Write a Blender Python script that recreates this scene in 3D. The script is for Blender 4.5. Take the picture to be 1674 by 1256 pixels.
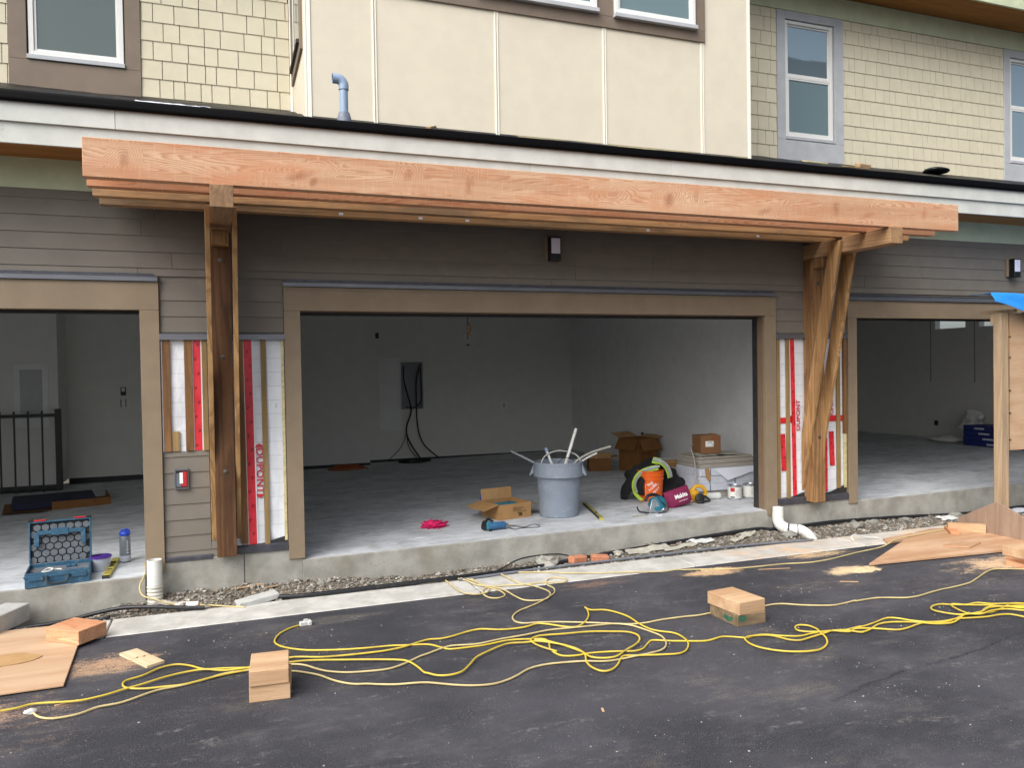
import bpy, bmesh, math, random
import numpy as np
from mathutils import Vector, Matrix, Euler, noise
PI = math.pi
rnd = random.Random(7)
for o in list(bpy.data.objects): bpy.data.objects.remove(o)
scene = bpy.context.scene
COL = scene.collection

# ------------------------------------------------------------------ camera, sky, sun, exposure
def cam_matrix(yaw, pitch, roll):
    cy, sy, cp, sp, cr, sr = math.cos(yaw), math.sin(yaw), math.cos(pitch), math.sin(pitch), math.cos(roll), math.sin(roll)
    B = Matrix(((1,0,0),(0,0,-1),(0,1,0)))
    Ry = Matrix(((cy,-sy,0),(sy,cy,0),(0,0,1)))
    Rp = Matrix(((1,0,0),(0,cp,-sp),(0,sp,cp)))
    Rr = Matrix(((cr,-sr,0),(sr,cr,0),(0,0,1)))
    return Rr @ Rp @ B @ Ry
M = cam_matrix(math.radians(20.2282), math.radians(1.0726), math.radians(-0.9281))
cd = bpy.data.cameras.new('camera'); cam = bpy.data.objects.new('camera', cd); COL.objects.link(cam)
R3 = Matrix((M[0], -M[1], -M[2])).transposed()
cam.matrix_world = Matrix.Translation((0, -7.0, 1.61)) @ R3.to_4x4()
cd.lens = 36 * 1268.68 / 1674; cd.sensor_width = 36; cd.clip_start = .05; cd.clip_end = 400
scene.camera = cam

SUN_EL, SUN_AZ = math.radians(47), math.radians(236)      # azimuth measured from +Y clockwise
world = bpy.data.worlds.new('World'); scene.world = world; world.use_nodes = True
wn = world.node_tree.nodes; wl = world.node_tree.links
bg = wn['Background']
sky = wn.new('ShaderNodeTexSky'); sky.sky_type = 'NISHITA'; sky.sun_disc = False
sky.sun_elevation = SUN_EL; sky.sun_rotation = SUN_AZ
sky.air_density = 1.0; sky.dust_density = 4.0; sky.ozone_density = 1.5
hs = wn.new('ShaderNodeHueSaturation'); hs.inputs['Saturation'].default_value = 0.45
wl.new(sky.outputs[0], hs.inputs['Color']); wl.new(hs.outputs[0], bg.inputs['Color'])
bg.inputs['Strength'].default_value = 0.10
sl = bpy.data.lights.new('sun', 'SUN'); so = bpy.data.objects.new('sun', sl); COL.objects.link(so)
sl.energy = 1.5; sl.angle = math.radians(58); sl.color = (1.0, .98, .955)
sdir = Vector((math.sin(SUN_AZ)*math.cos(SUN_EL), math.cos(SUN_AZ)*math.cos(SUN_EL), math.sin(SUN_EL)))
so.rotation_euler = sdir.to_track_quat('Z', 'Y').to_euler(); so.location = (0, 0, 30)
vs = scene.view_settings
vs.view_transform = 'Standard'; vs.look = 'None'; vs.gamma = 1; vs.use_curve_mapping = False
vs.exposure = 1.14
scene.render.engine = 'CYCLES'
scene.cycles.max_bounces = 8; scene.cycles.diffuse_bounces = 5

# ------------------------------------------------------------------ materials
def lin(c):
    if isinstance(c, str):
        c = [int(c[i:i+2], 16)/255 for i in (0, 2, 4)]
        c = [x/12.92 if x <= .04045 else ((x+.055)/1.055)**2.4 for x in c]
    return (c[0], c[1], c[2], 1)
class NT:
    def __init__(s, name):
        s.m = bpy.data.materials.new(name); s.m.use_nodes = True
        s.n = s.m.node_tree.nodes; s.l = s.m.node_tree.links
        s.b = s.n['Principled BSDF']; s._c = None
    def set(s, **k):
        for a, v in k.items():
            inp = s.b.inputs[a.replace('_', ' ')]
            if hasattr(v, 'is_output') or isinstance(v, bpy.types.NodeSocket): s.l.new(v, inp)
            else: inp.default_value = v
    def co(s, rand=True):
        if s._c: return s._c
        tc = s.n.new('ShaderNodeTexCoord'); out = tc.outputs['Object']
        if rand:
            oi = s.n.new('ShaderNodeObjectInfo'); va = s.n.new('ShaderNodeVectorMath'); va.operation = 'MULTIPLY_ADD'
            cx = s.n.new('ShaderNodeCombineXYZ')
            for i in range(3): s.l.new(oi.outputs['Random'], cx.inputs[i])
            s.l.new(cx.outputs[0], va.inputs[0]); va.inputs[1].default_value = (37, 23, 51); s.l.new(out, va.inputs[2])
            out = va.outputs[0]
        s._c = out; return out
    def geo(s):
        g = s.n.new('ShaderNodeNewGeometry'); return g.outputs['Position']
    def map(s, scale, vec=None, loc=(0,0,0), rot=(0,0,0)):
        mp = s.n.new('ShaderNodeMapping'); s.l.new(vec or s.co(), mp.inputs[0])
        mp.inputs['Scale'].default_value = scale; mp.inputs['Location'].default_value = loc; mp.inputs['Rotation'].default_value = rot
        return mp.outputs[0]
    def noise(s, scale, detail=4, rough=.5, vec=None, dist=0):
        t = s.n.new('ShaderNodeTexNoise'); t.inputs['Scale'].default_value = scale; t.inputs['Detail'].default_value = detail
        t.inputs['Roughness'].default_value = rough; t.inputs['Distortion'].default_value = dist
        s.l.new(vec or s.co(), t.inputs['Vector']); return t.outputs[0]
    def voro(s, scale, vec=None, feature='F1', out='Distance'):
        t = s.n.new('ShaderNodeTexVoronoi'); t.feature = feature; t.inputs['Scale'].default_value = scale
        s.l.new(vec or s.co(), t.inputs['Vector']); return t.outputs[out]
    def ramp(s, f, a, b, c0=0., c1=1.):
        r = s.n.new('ShaderNodeMapRange'); s.l.new(f, r.inputs[0]); r.inputs[1].default_value = a; r.inputs[2].default_value = b
        r.inputs[3].default_value = c0; r.inputs[4].default_value = c1; r.interpolation_type = 'SMOOTHSTEP' if c0 == 0 and c1 == 1 else 'LINEAR'
        return r.outputs[0]
    def math(s, op, a, b=None, c=None):
        n = s.n.new('ShaderNodeMath'); n.operation = op
        for i, v in enumerate((a, b, c)):
            if v is None: continue
            if isinstance(v, (int, float)): n.inputs[i].default_value = v
            else: s.l.new(v, n.inputs[i])
        return n.outputs[0]
    def mix(s, f, a, b, mode='MIX'):
        n = s.n.new('ShaderNodeMix'); n.data_type = 'RGBA'; n.blend_type = mode
        for i, v in ((0, f), (6, a), (7, b)):
            if isinstance(v, (int, float)): n.inputs[i].default_value = v
            elif isinstance(v, (tuple, list)): n.inputs[i].default_value = v if len(v) == 4 else (*v, 1)
            elif isinstance(v, str): n.inputs[i].default_value = lin(v)
            else: s.l.new(v, n.inputs[i])
        return n.outputs[2]
    def bump(s, h, strength=.3, dist=.005):
        n = s.n.new('ShaderNodeBump'); n.inputs['Strength'].default_value = strength; n.inputs['Distance'].default_value = dist
        s.l.new(h, n.inputs['Height']); s.l.new(n.outputs[0], s.b.inputs['Normal'])
    def sep(s, v):
        n = s.n.new('ShaderNodeSeparateXYZ'); s.l.new(v, n.inputs[0]); return n.outputs
MATS = {}
def plain(name, col, rough=.6, var=.12, scale=6, metal=0, bump=.12, spec=.5, dirt=None, dirt_amt=.5, stretch=(1,1,1), bscale=60, randcol=0):
    t = NT(name); c = lin(col); v = t.map(stretch)
    n1 = t.noise(scale, 5, .6, v); dark = tuple(x*(1-var) for x in c[:3]); lite = tuple(min(1, x*(1+var)) for x in c[:3])
    out = t.mix(t.ramp(n1, .3, .7), dark, lite)
    if dirt:
        n2 = t.noise(scale*2.3, 6, .7, v); out = t.mix(t.math('MULTIPLY', t.ramp(n2, .52, .75), dirt_amt), out, lin(dirt))
    if randcol:
        oi = t.n.new('ShaderNodeObjectInfo'); f = t.math('MULTIPLY', oi.outputs['Random'], randcol)
        out = t.mix(f, out, tuple(x*.55 for x in c[:3]))
    t.set(Base_Color=out, Roughness=rough, Metallic=metal, Specular_IOR_Level=spec)
    if bump: t.bump(t.noise(bscale, 4, .6, v), bump, .004)
    MATS[name] = t.m; return t.m

def wood(name, light, dark, axis='x', rings=16, knots=True, weather=None, wamt=.5, rough=.65, fleck=True, scale=1.0, knotsize=1.0, ringamt=.42, kscale=1.7, saw=0, knotlist=None):
    """ring contours of a stretched field: flat-sawn grain, knots as local bulges"""
    t = NT(name)
    st = {'x': (.16, 2.6, 2.6), 'y': (2.6, .16, 2.6), 'z': (2.6, 2.6, .16)}[axis]
    st = tuple(a*scale for a in st)
    v = t.map(st)
    f = t.noise(1.6, 2.5, .45, v)
    kd = None
    if knots:
        ks = {'x': (.75, .12, 1.5), 'y': (1.4, .55, 1.4), 'z': (1.4, 1.4, .55)}[axis]
        kd = t.voro(kscale*scale, t.map(ks))
        k = t.ramp(kd, .22*knotsize, 0.0, 0., .22)
        f = t.math('ADD', f, k)
    kdark = None
    if knotlist:
        tc = t.n.new('ShaderNodeTexCoord').outputs['Object']; XX, YY, ZZ = t.sep(tc); wob = t.math('MULTIPLY', t.math('SUBTRACT', t.noise(9, 3, .6, tc), .5), .9)
        for cx_, cz_, rx_, rz_, am in knotlist:
            dx_ = t.math('DIVIDE', t.math('SUBTRACT', XX, cx_), rx_); dz_ = t.math('DIVIDE', t.math('SUBTRACT', ZZ, t.math('ADD', cz_, t.math('MULTIPLY', t.math('SUBTRACT', XX, cx_), .25))), rz_)
            dd = t.math('ADD', t.math('SQRT', t.math('ADD', t.math('MULTIPLY', dx_, dx_), t.math('MULTIPLY', dz_, dz_))), wob)
            f = t.math('ADD', f, t.ramp(dd, 2.4, 0.0, 0., .16*am)); q_ = t.math('MULTIPLY', t.ramp(dd, .95, .05), am); kdark = q_ if kdark is None else t.math('MAXIMUM', kdark, q_)
    fine = t.noise(30, 3, .6, v)
    f2 = t.math('ADD', f, t.math('MULTIPLY', fine, .012))
    fr = t.math('FRACT', t.math('MULTIPLY', f2, rings))
    ring = t.math('MULTIPLY', t.ramp(fr, 0.25, .92), t.ramp(fr, 1.0, .93, 0, 1.0001))
    sv = t.noise(2.0, 3, .6, t.map(tuple(a*1.3 for a in st), loc=(3, 1, 7)))
    base = t.mix(t.ramp(sv, .3, .7), lin(light), tuple(.5*a+.5*b for a, b in zip(lin(light)[:3], lin(dark)[:3])))
    col = t.mix(t.math('MULTIPLY', ring, ringamt), base, lin(dark))
    if kd is not None:
        col = t.mix(t.ramp(kd, .075, .03), col, tuple(x*.45 for x in lin(dark)[:3]))
    if kdark is not None: col = t.mix(t.math('MULTIPLY', kdark, .65), col, lin('8E4E2C'))
    streak = t.noise(60, 3, .7, v)
    col = t.mix(t.math('MULTIPLY', t.ramp(streak, .45, .8), .25), col, tuple(x*.7 for x in lin(dark)[:3]))
    if weather:
        w = t.noise(3.2, 6, .7, t.map(tuple(a**.5 for a in st)))
        col = t.mix(t.math('MULTIPLY', t.ramp(w, .42, .68), wamt), col, lin(weather))
    if saw:
        sw = t.noise(3.0, 3, .7, t.map((22, .6, 1.6), loc=(4, 4, 4))); col = t.mix(t.math('MULTIPLY', t.ramp(sw, .52, .7), saw), col, lin('F0D6B8'))
    t.set(Base_Color=col, Roughness=rough, Specular_IOR_Level=.3)
    t.bump(t.math('ADD', ring, t.math('MULTIPLY', streak, .7)), .25, .0015)
    MATS[name] = t.m; return t.m

# douglas fir, cedar, treated wood
wood('fir_beam', 'E0B08A', 'A8683F', 'x', 62, weather='C47C52', wamt=.65, ringamt=.55, kscale=1.7, knotsize=.9, saw=.14)
wood('front_beam', 'DFB896', 'A56C48', 'x', 62, weather='C8835A', wamt=.6, ringamt=.55, knots=False, saw=.16, knotlist=((-3.66, -.02, .05, .10, .7), (-2.52, -.03, .13, .05, 1), (-2.42, -.07, .05, .05, .9), (-1.72, .03, .05, .07, .6), (-1.24, -.01, .06, .10, .8), (.02, .0, .10, .04, .5), (.55, -.03, .09, .09, .9), (.82, .03, .04, .07, .5), (1.55, -.06, .12, .04, .7), (2.35, .0, .07, .10, .8), (2.72, -.04, .14, .04, .6), (3.45, .01, .05, .09, .6)))
wood('fir_beam_old', 'C99E70', '8F6540', 'x', 18, weather='6E6250', wamt=.7)
wood('fir_post', 'B08A5E', '6E4A2C', 'z', 12, weather='5A3E28', wamt=.7, ringamt=.6)
wood('fir_post_dark', '765436', '402818', 'z', 14, weather='3E281A', wamt=.8, knotsize=1.3, ringamt=.6)
wood('fir_brace', 'BE9868', '805A36', 'z', 12, weather='6A4C30', wamt=.5, ringamt=.6)
wood('fir_arm', 'AE8A64', '745640', 'y', 12, weather='5A463A', wamt=.55)
wood('fir_block', 'D0B08C', 'A47C5A', 'x', 22, knots=False, weather='B08660', wamt=.5, scale=1.6, ringamt=.25)  # weather here is a darker streak painted in to suggest shaded block sides
wood('pale_pine', 'E0CBA8', 'BC9E78', 'x', 14, knots=False, scale=1.4, ringamt=.25)
wood('fir_block_end', 'E0A37C', 'B06A48', 'y', 10, knots=False, scale=2)
wood('fir_block_weathered', '9A8468', '6A523A', 'x', 10, knots=False, weather='5B5240', wamt=.7, scale=1.6)
wood('furring', 'A38A5E', '7C6238', 'z', 9, knots=False, weather='6F5A3C', wamt=.5, scale=1.4)
wood('furring_brown', '8F6A42', '62432A', 'z', 9, knots=False, weather='4E3322', wamt=.5, scale=1.4)
wood('stud_wood', 'BFA88A', '94785A', 'z', 12, weather='8A7A66', wamt=.5)
wood('plywood', 'CBAE90', 'AE8A68', 'x', 5, knots=False, weather='B48E6C', wamt=.8, scale=.8, ringamt=.25)
wood('plywood_red', 'BE9876', '9A7052', 'x', 5, knots=False, weather='CDAE90', wamt=.8, scale=.8, ringamt=.25)
wood('plywood_old', 'A8927F', '7E6656', 'z', 7, knots=False, weather='806858', wamt=.5)
wood('soffit_cedar', 'B07A3C', '7E5226', 'x', 16, knots=False, weather='8C6030', wamt=.3)

# asphalt with dust, pale aggregate specks and sawdust drifts
t = NT('asphalt'); p = t.geo()
fine = t.noise(170, 3, .75, p); med = t.noise(26, 5, .7, p); big = t.noise(.8, 5, .6, p)
col = t.mix(t.ramp(fine, .36, .66), lin('151518'), lin('4A4A51'))
col = t.mix(t.math('MULTIPLY', t.ramp(big, .4, .62), .5), col, lin('55545A'))
dust = t.noise(5.5, 7, .75, t.map((.55, 1.5, 1), p))
d2 = t.math('MULTIPLY', t.ramp(dust, .53, .72), t.ramp(med, .42, .66))
col = t.mix(t.math('MULTIPLY', d2, .62), col, lin('96938E'))
dv = t.noise(2.3, 6, .7, t.map((.5, 1.3, 1), p, loc=(9, 4, 0)))
col = t.mix(t.math('MULTIPLY', t.math('MULTIPLY', t.ramp(dv, .55, .72), t.ramp(fine, .42, .62)), .5), col, lin('A09684'))
mot = t.noise(3.2, 6, .8, t.map((.7, 1.4, 1), p, loc=(1, 6, 2))); col = t.mix(t.math('MULTIPLY', t.ramp(mot, .5, .72), .32), col, lin('6E6C6E'))
vs_ = t.voro(75, p); col = t.mix(t.math('MULTIPLY', t.ramp(vs_, .20, .12), t.ramp(t.noise(9, 2, .5, p), .46, .66)), col, lin('8E8C88'))
X, Y, Z = t.sep(p)
grain = t.math('ADD', t.math('MULTIPLY', t.ramp(t.noise(110, 4, .8, p), .36, .64), .55), t.math('MULTIPLY', t.ramp(t.noise(14, 5, .8, t.map((.5, 1.5, 1), p)), .35, .65), .45))
def blob(cx, cy, rx, ry, amt, thr=.42):
    dx = t.math('DIVIDE', t.math('SUBTRACT', X, cx), rx); dy = t.math('DIVIDE', t.math('SUBTRACT', Y, cy), ry)
    r = t.math('SQRT', t.math('ADD', t.math('MULTIPLY', dx, dx), t.math('MULTIPLY', dy, dy)))
    n = t.noise(4.5, 6, .75, t.map((.6, 1.4, 1), p, loc=(cx, cy, 0)))
    m = t.math('MULTIPLY', t.ramp(t.math('SUBTRACT', t.math('ADD', r, t.math('MULTIPLY', n, 1.3)), .65), 1.0, .15), amt)
    return t.ramp(t.math('ADD', t.math('MULTIPLY', grain, .6), t.math('MULTIPLY', m, .95)), .57, 1.02)
for cx, cy, rx, ry, amt, c in ((-.75, -1.35, .5, .40, .62, 'C8A27E'), (-1.5, -2.0, 1.2, .45, .52, 'B8977C'), (-1.0, -2.4, .7, .35, .26, 'A08A76'),
        (4.15, -1.0, .55, .17, .8, 'D8B48A'), (3.0, -.95, .6, .2, .42, 'A88068'), (5.3, -1.45, .45, .22, .85, 'E6CBA0'), (5.4, -.85, .7, .2, .6, 'DDBE92'), (7.0, -1.8, 1.3, .35, .8, 'E0BE98'),
        (6.0, -2.1, 1.6, .6, .3, '94867A'), (4.8, -1.7, 1.0, .3, .3, 'A8957E'), (3.5, -2.5, .3, .2, .3, 'B5A084')):
    col = t.mix(t.math('MULTIPLY', blob(cx, cy, rx, ry, amt), .85), col, lin(c))
# seam between two paving passes, running off to the right
sn = t.math('MULTIPLY', t.math('SUBTRACT', t.noise(1.6, 4, .6, p), .5), .25)
ln = t.math('ADD', t.math('SUBTRACT', Y, t.math('MULTIPLY', t.math('SUBTRACT', X, 2.6), .155)), t.math('ADD', sn, 3.62))
seam = t.math('MULTIPLY', t.math('MULTIPLY', t.ramp(t.math('ABSOLUTE', t.math('ADD', ln, t.math('MULTIPLY', t.math('SUBTRACT', t.noise(22, 4, .7, p), .5), .05))), .016, .002), t.ramp(X, 2.2, 4.0)), t.ramp(t.noise(6, 4, .7, p), .35, .55))
col = t.mix(t.math('MULTIPLY', seam, .75), col, lin('18181A'))
t.set(Base_Color=col, Roughness=.82, Specular_IOR_Level=.4)
t.bump(t.math('ADD', fine, t.math('MULTIPLY', med, .8)), .75, .006); MATS['asphalt'] = t.m

def concrete(name, base, dark, lite, scale=3, stain='6E6353', samt=.4, rough=.85, pits=True, stretch=(1,1,1), worldpos=True, drift=None):
    t = NT(name); p = t.geo() if worldpos else t.co()
    v = t.map(stretch, p)
    n = t.noise(scale, 7, .65, v); f = t.noise(120, 3, .7, p)
    col = t.mix(t.ramp(n, .32, .68), lin(dark), lin(lite)); col = t.mix(.35, col, lin(base))
    col = t.mix(t.math('MULTIPLY', t.ramp(f, .5, .8), .22), col, lin(dark))
    st = t.noise(scale*.55, 5, .6, t.map((1, 1, .5), p, loc=(5, 3, 1)))
    col = t.mix(t.math('MULTIPLY', t.ramp(st, .52, .72), samt), col, lin(stain))
    h = t.math('ADD', t.math('MULTIPLY', f, .4), n)
    if pits:
        vo = t.voro(22, p); pm = t.math('MULTIPLY', t.ramp(vo, .13, .06), t.ramp(t.noise(4, 2, .5, p), .54, .6))
        col = t.mix(t.math('MULTIPLY', pm, .75), col, tuple(x*.3 for x in lin(dark)[:3])); h = t.math('SUBTRACT', h, t.math('MULTIPLY', pm, 1.0))
    if drift:
        X, Y, Z = t.sep(p)
        dn = t.noise(5, 6, .75, t.map((.6, 1.4, 1), p))
        for cx, rx, amt, c in drift:
            dx = t.math('ABSOLUTE', t.math('DIVIDE', t.math('SUBTRACT', X, cx), rx))
            m = t.math('MULTIPLY', t.ramp(t.math('ADD', dx, t.math('SUBTRACT', dn, .5)), 1.1, .3), t.ramp(dn, .42, .62))
            col = t.mix(t.math('MULTIPLY', m, amt), col, lin(c))
    t.set(Base_Color=col, Roughness=rough, Specular_IOR_Level=.35); t.bump(h, .35, .004)
    MATS[name] = t.m
concrete('foundation_concrete', '9C9A92', '7E7C74', 'ACAAA2', 4, '7A705C', .38)
concrete('kerb_concrete', 'BEBCB6', 'A5A39C', 'D0CEC8', 5, '8E887C', .35, drift=((-1.6, .9, .5, 'D0AC88'), (5.2, .9, .7, 'D9B48C'), (7.0, 1.2, .7, 'DDBC96')))
# power-trowelled slab: dusty white streaks over grey
t = NT('slab_concrete'); p = t.geo()
a = t.noise(1.9, 6, .7, t.map((.8, 1.4, 1), p)); b = t.noise(7, 7, .78, t.map((.7, 1.5, 1), p)); f = t.noise(110, 3, .7, p)
col = t.mix(t.ramp(a, .3, .7), lin('A0A4A7'), lin('CCD0D4')); col = t.mix(t.math('MULTIPLY', t.ramp(b, .42, .68), .7), col, lin('DCE0E4'))
col = t.mix(t.math('MULTIPLY', t.ramp(f, .45, .8), .2), col, lin('6A6A68'))
X, Y, Z = t.sep(p)
foot = t.noise(3.5, 4, .6, t.map((1.2, 2.4, 1), p, loc=(2, 8, 0)))
col = t.mix(t.math('MULTIPLY', t.ramp(foot, .56, .68), .3), col, lin('5E605E'))
t.set(Base_Color=col, Roughness=t.ramp(b, .3, .7, .55, .8), Specular_IOR_Level=.45); t.bump(f, .15, .002); MATS['slab_concrete'] = t.m

def painted(name, base, rough=.6, grain=(1, 1, 1), spots=None, samt=.5, vary=.07, bs=.15, rand=.0):
    """painted board: faint wood-grain emboss, scuffs, board to board variation"""
    t = NT(name); v = t.map(grain); c = lin(base)
    n = t.noise(5, 5, .6); g = t.noise(45, 3, .6, v)
    col = t.mix(t.ramp(n, .3, .7), tuple(x*(1-vary) for x in c[:3]), tuple(x*(1+vary) for x in c[:3]))
    if rand:
        oi = t.n.new('ShaderNodeObjectInfo'); col = t.mix(t.math('MULTIPLY', oi.outputs['Random'], rand), col, tuple(x*.8 for x in c[:3]))
    if spots:
        s = t.noise(7, 7, .8, t.map((1, 1, .7))); col = t.mix(t.math('MULTIPLY', t.ramp(s, .6, .74), samt), col, lin(spots))
    t.set(Base_Color=col, Roughness=rough, Specular_IOR_Level=.35); t.bump(g, bs, .002); MATS[name] = t.m
painted('siding_paint', '787269', .7, (.12, 1, 1), 'A09A8E', .35, rand=.25)
painted('tan_trim', '8A7A65', .6, (1, 1, .15), 'A3927C', .3)
painted('tan_trim_h', '8A7A65', .6, (.12, 1, 1), 'A3927C', .3)
painted('brown_jamb', '7A6652', .6, (1, 1, .15))
painted('brown_trim', '7E7062', .6, (.12, 1, 1), '9C8F80', .2)
painted('fascia_primer', 'CDCFC8', .65, (.1, 1, 1), '8E8C88', .35)
painted('green_primer', 'C4CCAC', .65, (.12, 1, 1), 'C6CEB6', .3)
painted('grey_primer', 'B6B9BC', .65, (1, 1, .2), 'C6CACF', .4)
painted('cream_shingle', 'D4CCB3', .75, (1, 1, .12), None, vary=.04, bs=.25, rand=.16)
painted('cream_panel', 'DBD2BD', .6, (.15, 1, 1), 'EAE2D2', .4, vary=.03, bs=.08)
painted('joint_shadow', 'B4AB98')
painted('cream_trim', 'F6F3E6', .5, vary=.03)
painted('drywall', 'DADAD5', .85, vary=.03, bs=.05)
painted('drywall_fresh', 'E4E5E4', .8, vary=.04, bs=.05)
painted('white_vinyl', 'E4E4E0', .4, vary=.02, bs=.02)
plain('flashing_metal', '77797F', .42, .08, 8, metal=.6, bump=.05, dirt='9A9CA0', dirt_amt=.4, stretch=(.2, 1, 1))
plain('dark_flashing', '4A4B52', .45, .15, 8, metal=.3, bump=.05, dirt='77787C')
plain('black_track', '2A2A2C', .6, .25, 12, dirt='6A6A66', dirt_amt=.3)
# torch-on membrane, glossy wrinkled black
t = NT('roof_membrane'); n = t.noise(6, 6, .7, t.map((.5, 1.5, 1))); 
col = t.mix(t.ramp(n, .6, .78), lin('08090C'), lin('23252C'))
t.set(Base_Color=col, Roughness=t.ramp(n, .3, .7, .25, .6), Specular_IOR_Level=.22); t.bump(t.noise(9, 5, .6, t.map((.3, 1.5, 1))), .5, .02); MATS['roof_membrane'] = t.m
plain('membrane_edge', '030305', .55, .3, 8, spec=.12, bump=.3, bscale=12)
plain('osb_strip', 'C9BD8E', .8, .2, 30, dirt='8C7E55', dirt_amt=.6)
# glass: dark room behind a reflecting pane
def glass(name, c, rough=.03, metal=0.0):
    t = NT(name); t.set(Metallic=metal, Base_Color=lin(c), Roughness=rough, Specular_IOR_Level=.9, IOR=1.6)
    t.bump(t.noise(1.3, 3, .5), .06, .02); MATS[name] = t.m
glass('window_glass', '8FA2AA', .02, .6); glass('window_glass_frosted', '6E8488', .22); glass('window_glass_dark', '46554F', .12)
t = NT('clear_glass'); t.set(Base_Color=(.9,.95,.95,1), Roughness=.0, Transmission_Weight=1.0, IOR=1.05); MATS['clear_glass'] = t.m
# house wrap, white with faint ruled grid
def wrapmat(name, base, period):
    t = NT(name); p = t.geo(); X, Y, Z = t.sep(p)
    g1 = t.ramp(t.math('ABSOLUTE', t.math('SUBTRACT', t.math('FRACT', t.math('DIVIDE', Z, period)), .5)), .035, .012)
    n = t.noise(4, 5, .6, p); c = t.mix(t.ramp(n, .3, .7), tuple(x*.9 for x in lin(base)[:3]), lin(base))
    c = t.mix(t.math('MULTIPLY', g1, .35), c, lin('7F8894'))
    t.set(Base_Color=c, Roughness=.45, Specular_IOR_Level=.5)
    w = t.noise(11, 5, .6, t.map((1, 1, .5), p, rot=(0, .5, 0), loc=(1, 2, 3))); t.bump(w, .6, .02); MATS[name] = t.m
wrapmat('house_wrap', 'E6E9EE', .12)
# red flashing tape with dark oval printing in two staggered columns
t = NT('red_tape'); c = t.n.new('ShaderNodeTexCoord').outputs['Object']; X, Y, Z = t.sep(c)
q = t.math('DIVIDE', Z, .12); par = t.math('MODULO', t.math('FLOOR', t.math('ADD', q, 100)), 2.0)
cx = t.math('MULTIPLY', t.math('SUBTRACT', par, .5), .024)
dx = t.math('DIVIDE', t.math('SUBTRACT', X, cx), .0105); dz = t.math('DIVIDE', t.math('MULTIPLY', t.math('SUBTRACT', t.math('FRACT', t.math('ADD', q, 100)), .5), .12), .016)
rr = t.math('SQRT', t.math('ADD', t.math('MULTIPLY', dx, dx), t.math('MULTIPLY', dz, dz)))
ring = t.math('MULTIPLY', t.ramp(rr, 1.0, .85), t.ramp(t.math('ABSOLUTE', t.math('ADD', t.math('MULTIPLY', dx, .7), t.math('MULTIPLY', dz, .5))), .08, .25))
col = t.mix(t.math('MULTIPLY', ring, .85), t.mix(t.ramp(t.noise(8, 4, .6), .3, .7), lin('C8232F'), lin('DA3A44')), lin('3A0C12'))
t.set(Base_Color=col, Roughness=.35, Specular_IOR_Level=.5); t.bump(t.noise(14, 4, .6), .3, .006); MATS['red_tape'] = t.m
plain('red_print', 'C8323C', .5, .05)
plain('red_tape_plain', 'CC2630', .4, .12, 12)
plain('white_tape_edge', 'E8E4E6', .5, .05)
plain('white_print', 'F0F0EE', .5, .02, bump=0)
plain('dark_print', '4A3426', .6, .1, bump=0)
plain('black_print', '1C1C1E', .5, .1, bump=0)

plain('yellow_cord', 'CDB340', .5, .15, 5, bump=.05, dirt='A8986A', dirt_amt=.75)
plain('pale_cord', 'C4B27E', .5, .15, 5, bump=.05, dirt='9A8C66', dirt_amt=.6)
plain('clear_plug', 'CFCFCB', .3, .15, 60, spec=.6)
plain('pvc_white', 'E2E2DC', .35, .06, 6, dirt='A9A294', dirt_amt=.55)
plain('pvc_dirty', 'C9C5BA', .5, .2, 14, dirt='8A7E6C', dirt_amt=.9)
plain('pvc_grey_blue', '8FA3BC', .35, .06, 6)
plain('rubber_boot', '6F7684', .6, .2, 20, dirt='A0A8B4')
plain('black_pipe', '1B1C20', .4, .2, 10, dirt='55534E', dirt_amt=.5)
plain('grey_conduit', '6C7078', .45, .12, 10, dirt='8C8C88')
plain('bin_plastic', '818B97', .5, .07, 5, dirt='A5AEB8', dirt_amt=.6)
plain('bin_dark', '3E464E', .6, .1)
plain('cardboard', 'A47E50', .8, .1, 7, dirt='8A683E', dirt_amt=.4)
plain('cardboard_dark', '7E5428', .8, .12, 7, dirt='5E3C1C', dirt_amt=.5)
plain('cardboard_brown', '86603F', .8, .07, 7)
plain('cardboard_inner', 'B08C5E', .8, .1, 7)
plain('orange_plastic', 'E8641A', .4, .05, 6)
plain('maroon_fabric', '7E1F4A', .85, .12, 30, bump=.3)
plain('black_fabric', '17171A', .9, .3, 12, bump=.5)
plain('lime_fabric', 'B4D450', .7, .1, 14)
plain('silver_fabric', 'A8AEB0', .4, .12, 14)
plain('pink_rag', 'D21E62', .85, .2, 25, bump=.4)
plain('tool_teal', '1F6A80', .4, .12, 14, dirt='6E8E96', dirt_amt=.5)
plain('tool_blue', '2E5F86', .4, .12, 14, dirt='7E93A2', dirt_amt=.5)
plain('case_blue', '2C5873', .5, .12, 9, dirt='7A8C94', dirt_amt=.6)
plain('case_foam', '646A70', .8, .12, 12, dirt='8A8E90', dirt_amt=.5)
plain('case_groove', '2A3338', .8, .1)
plain('tool_yellow', 'D9A21E', .4, .1, 12, dirt='8A7430', dirt_amt=.4)
plain('tool_black', '1E1E20', .5, .2, 20, dirt='4E4C48')
plain('tool_metal', 'A9AFB4', .35, .12, 20, metal=.7)
plain('red_plastic', 'B82A2E', .4, .08)
plain('blue_plastic', '2244B0', .35, .08)
plain('purple_plastic', '4A2A86', .4, .08)
plain('bottle_grey', '6A7078', .2, .08, 8, spec=.7)
plain('clear_tub', 'AAB0BC', .3, .05, 8, spec=.6)
plain('level_yellow', 'B8AC4C', .55, .12, 20, dirt='8E8868', dirt_amt=.8)
plain('level_dark', '2C2C28', .5, .1)
plain('iron_black', '0E0F10', .45, .2, 8)
plain('navy_foam', '141C36', .7, .12, 9)
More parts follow.
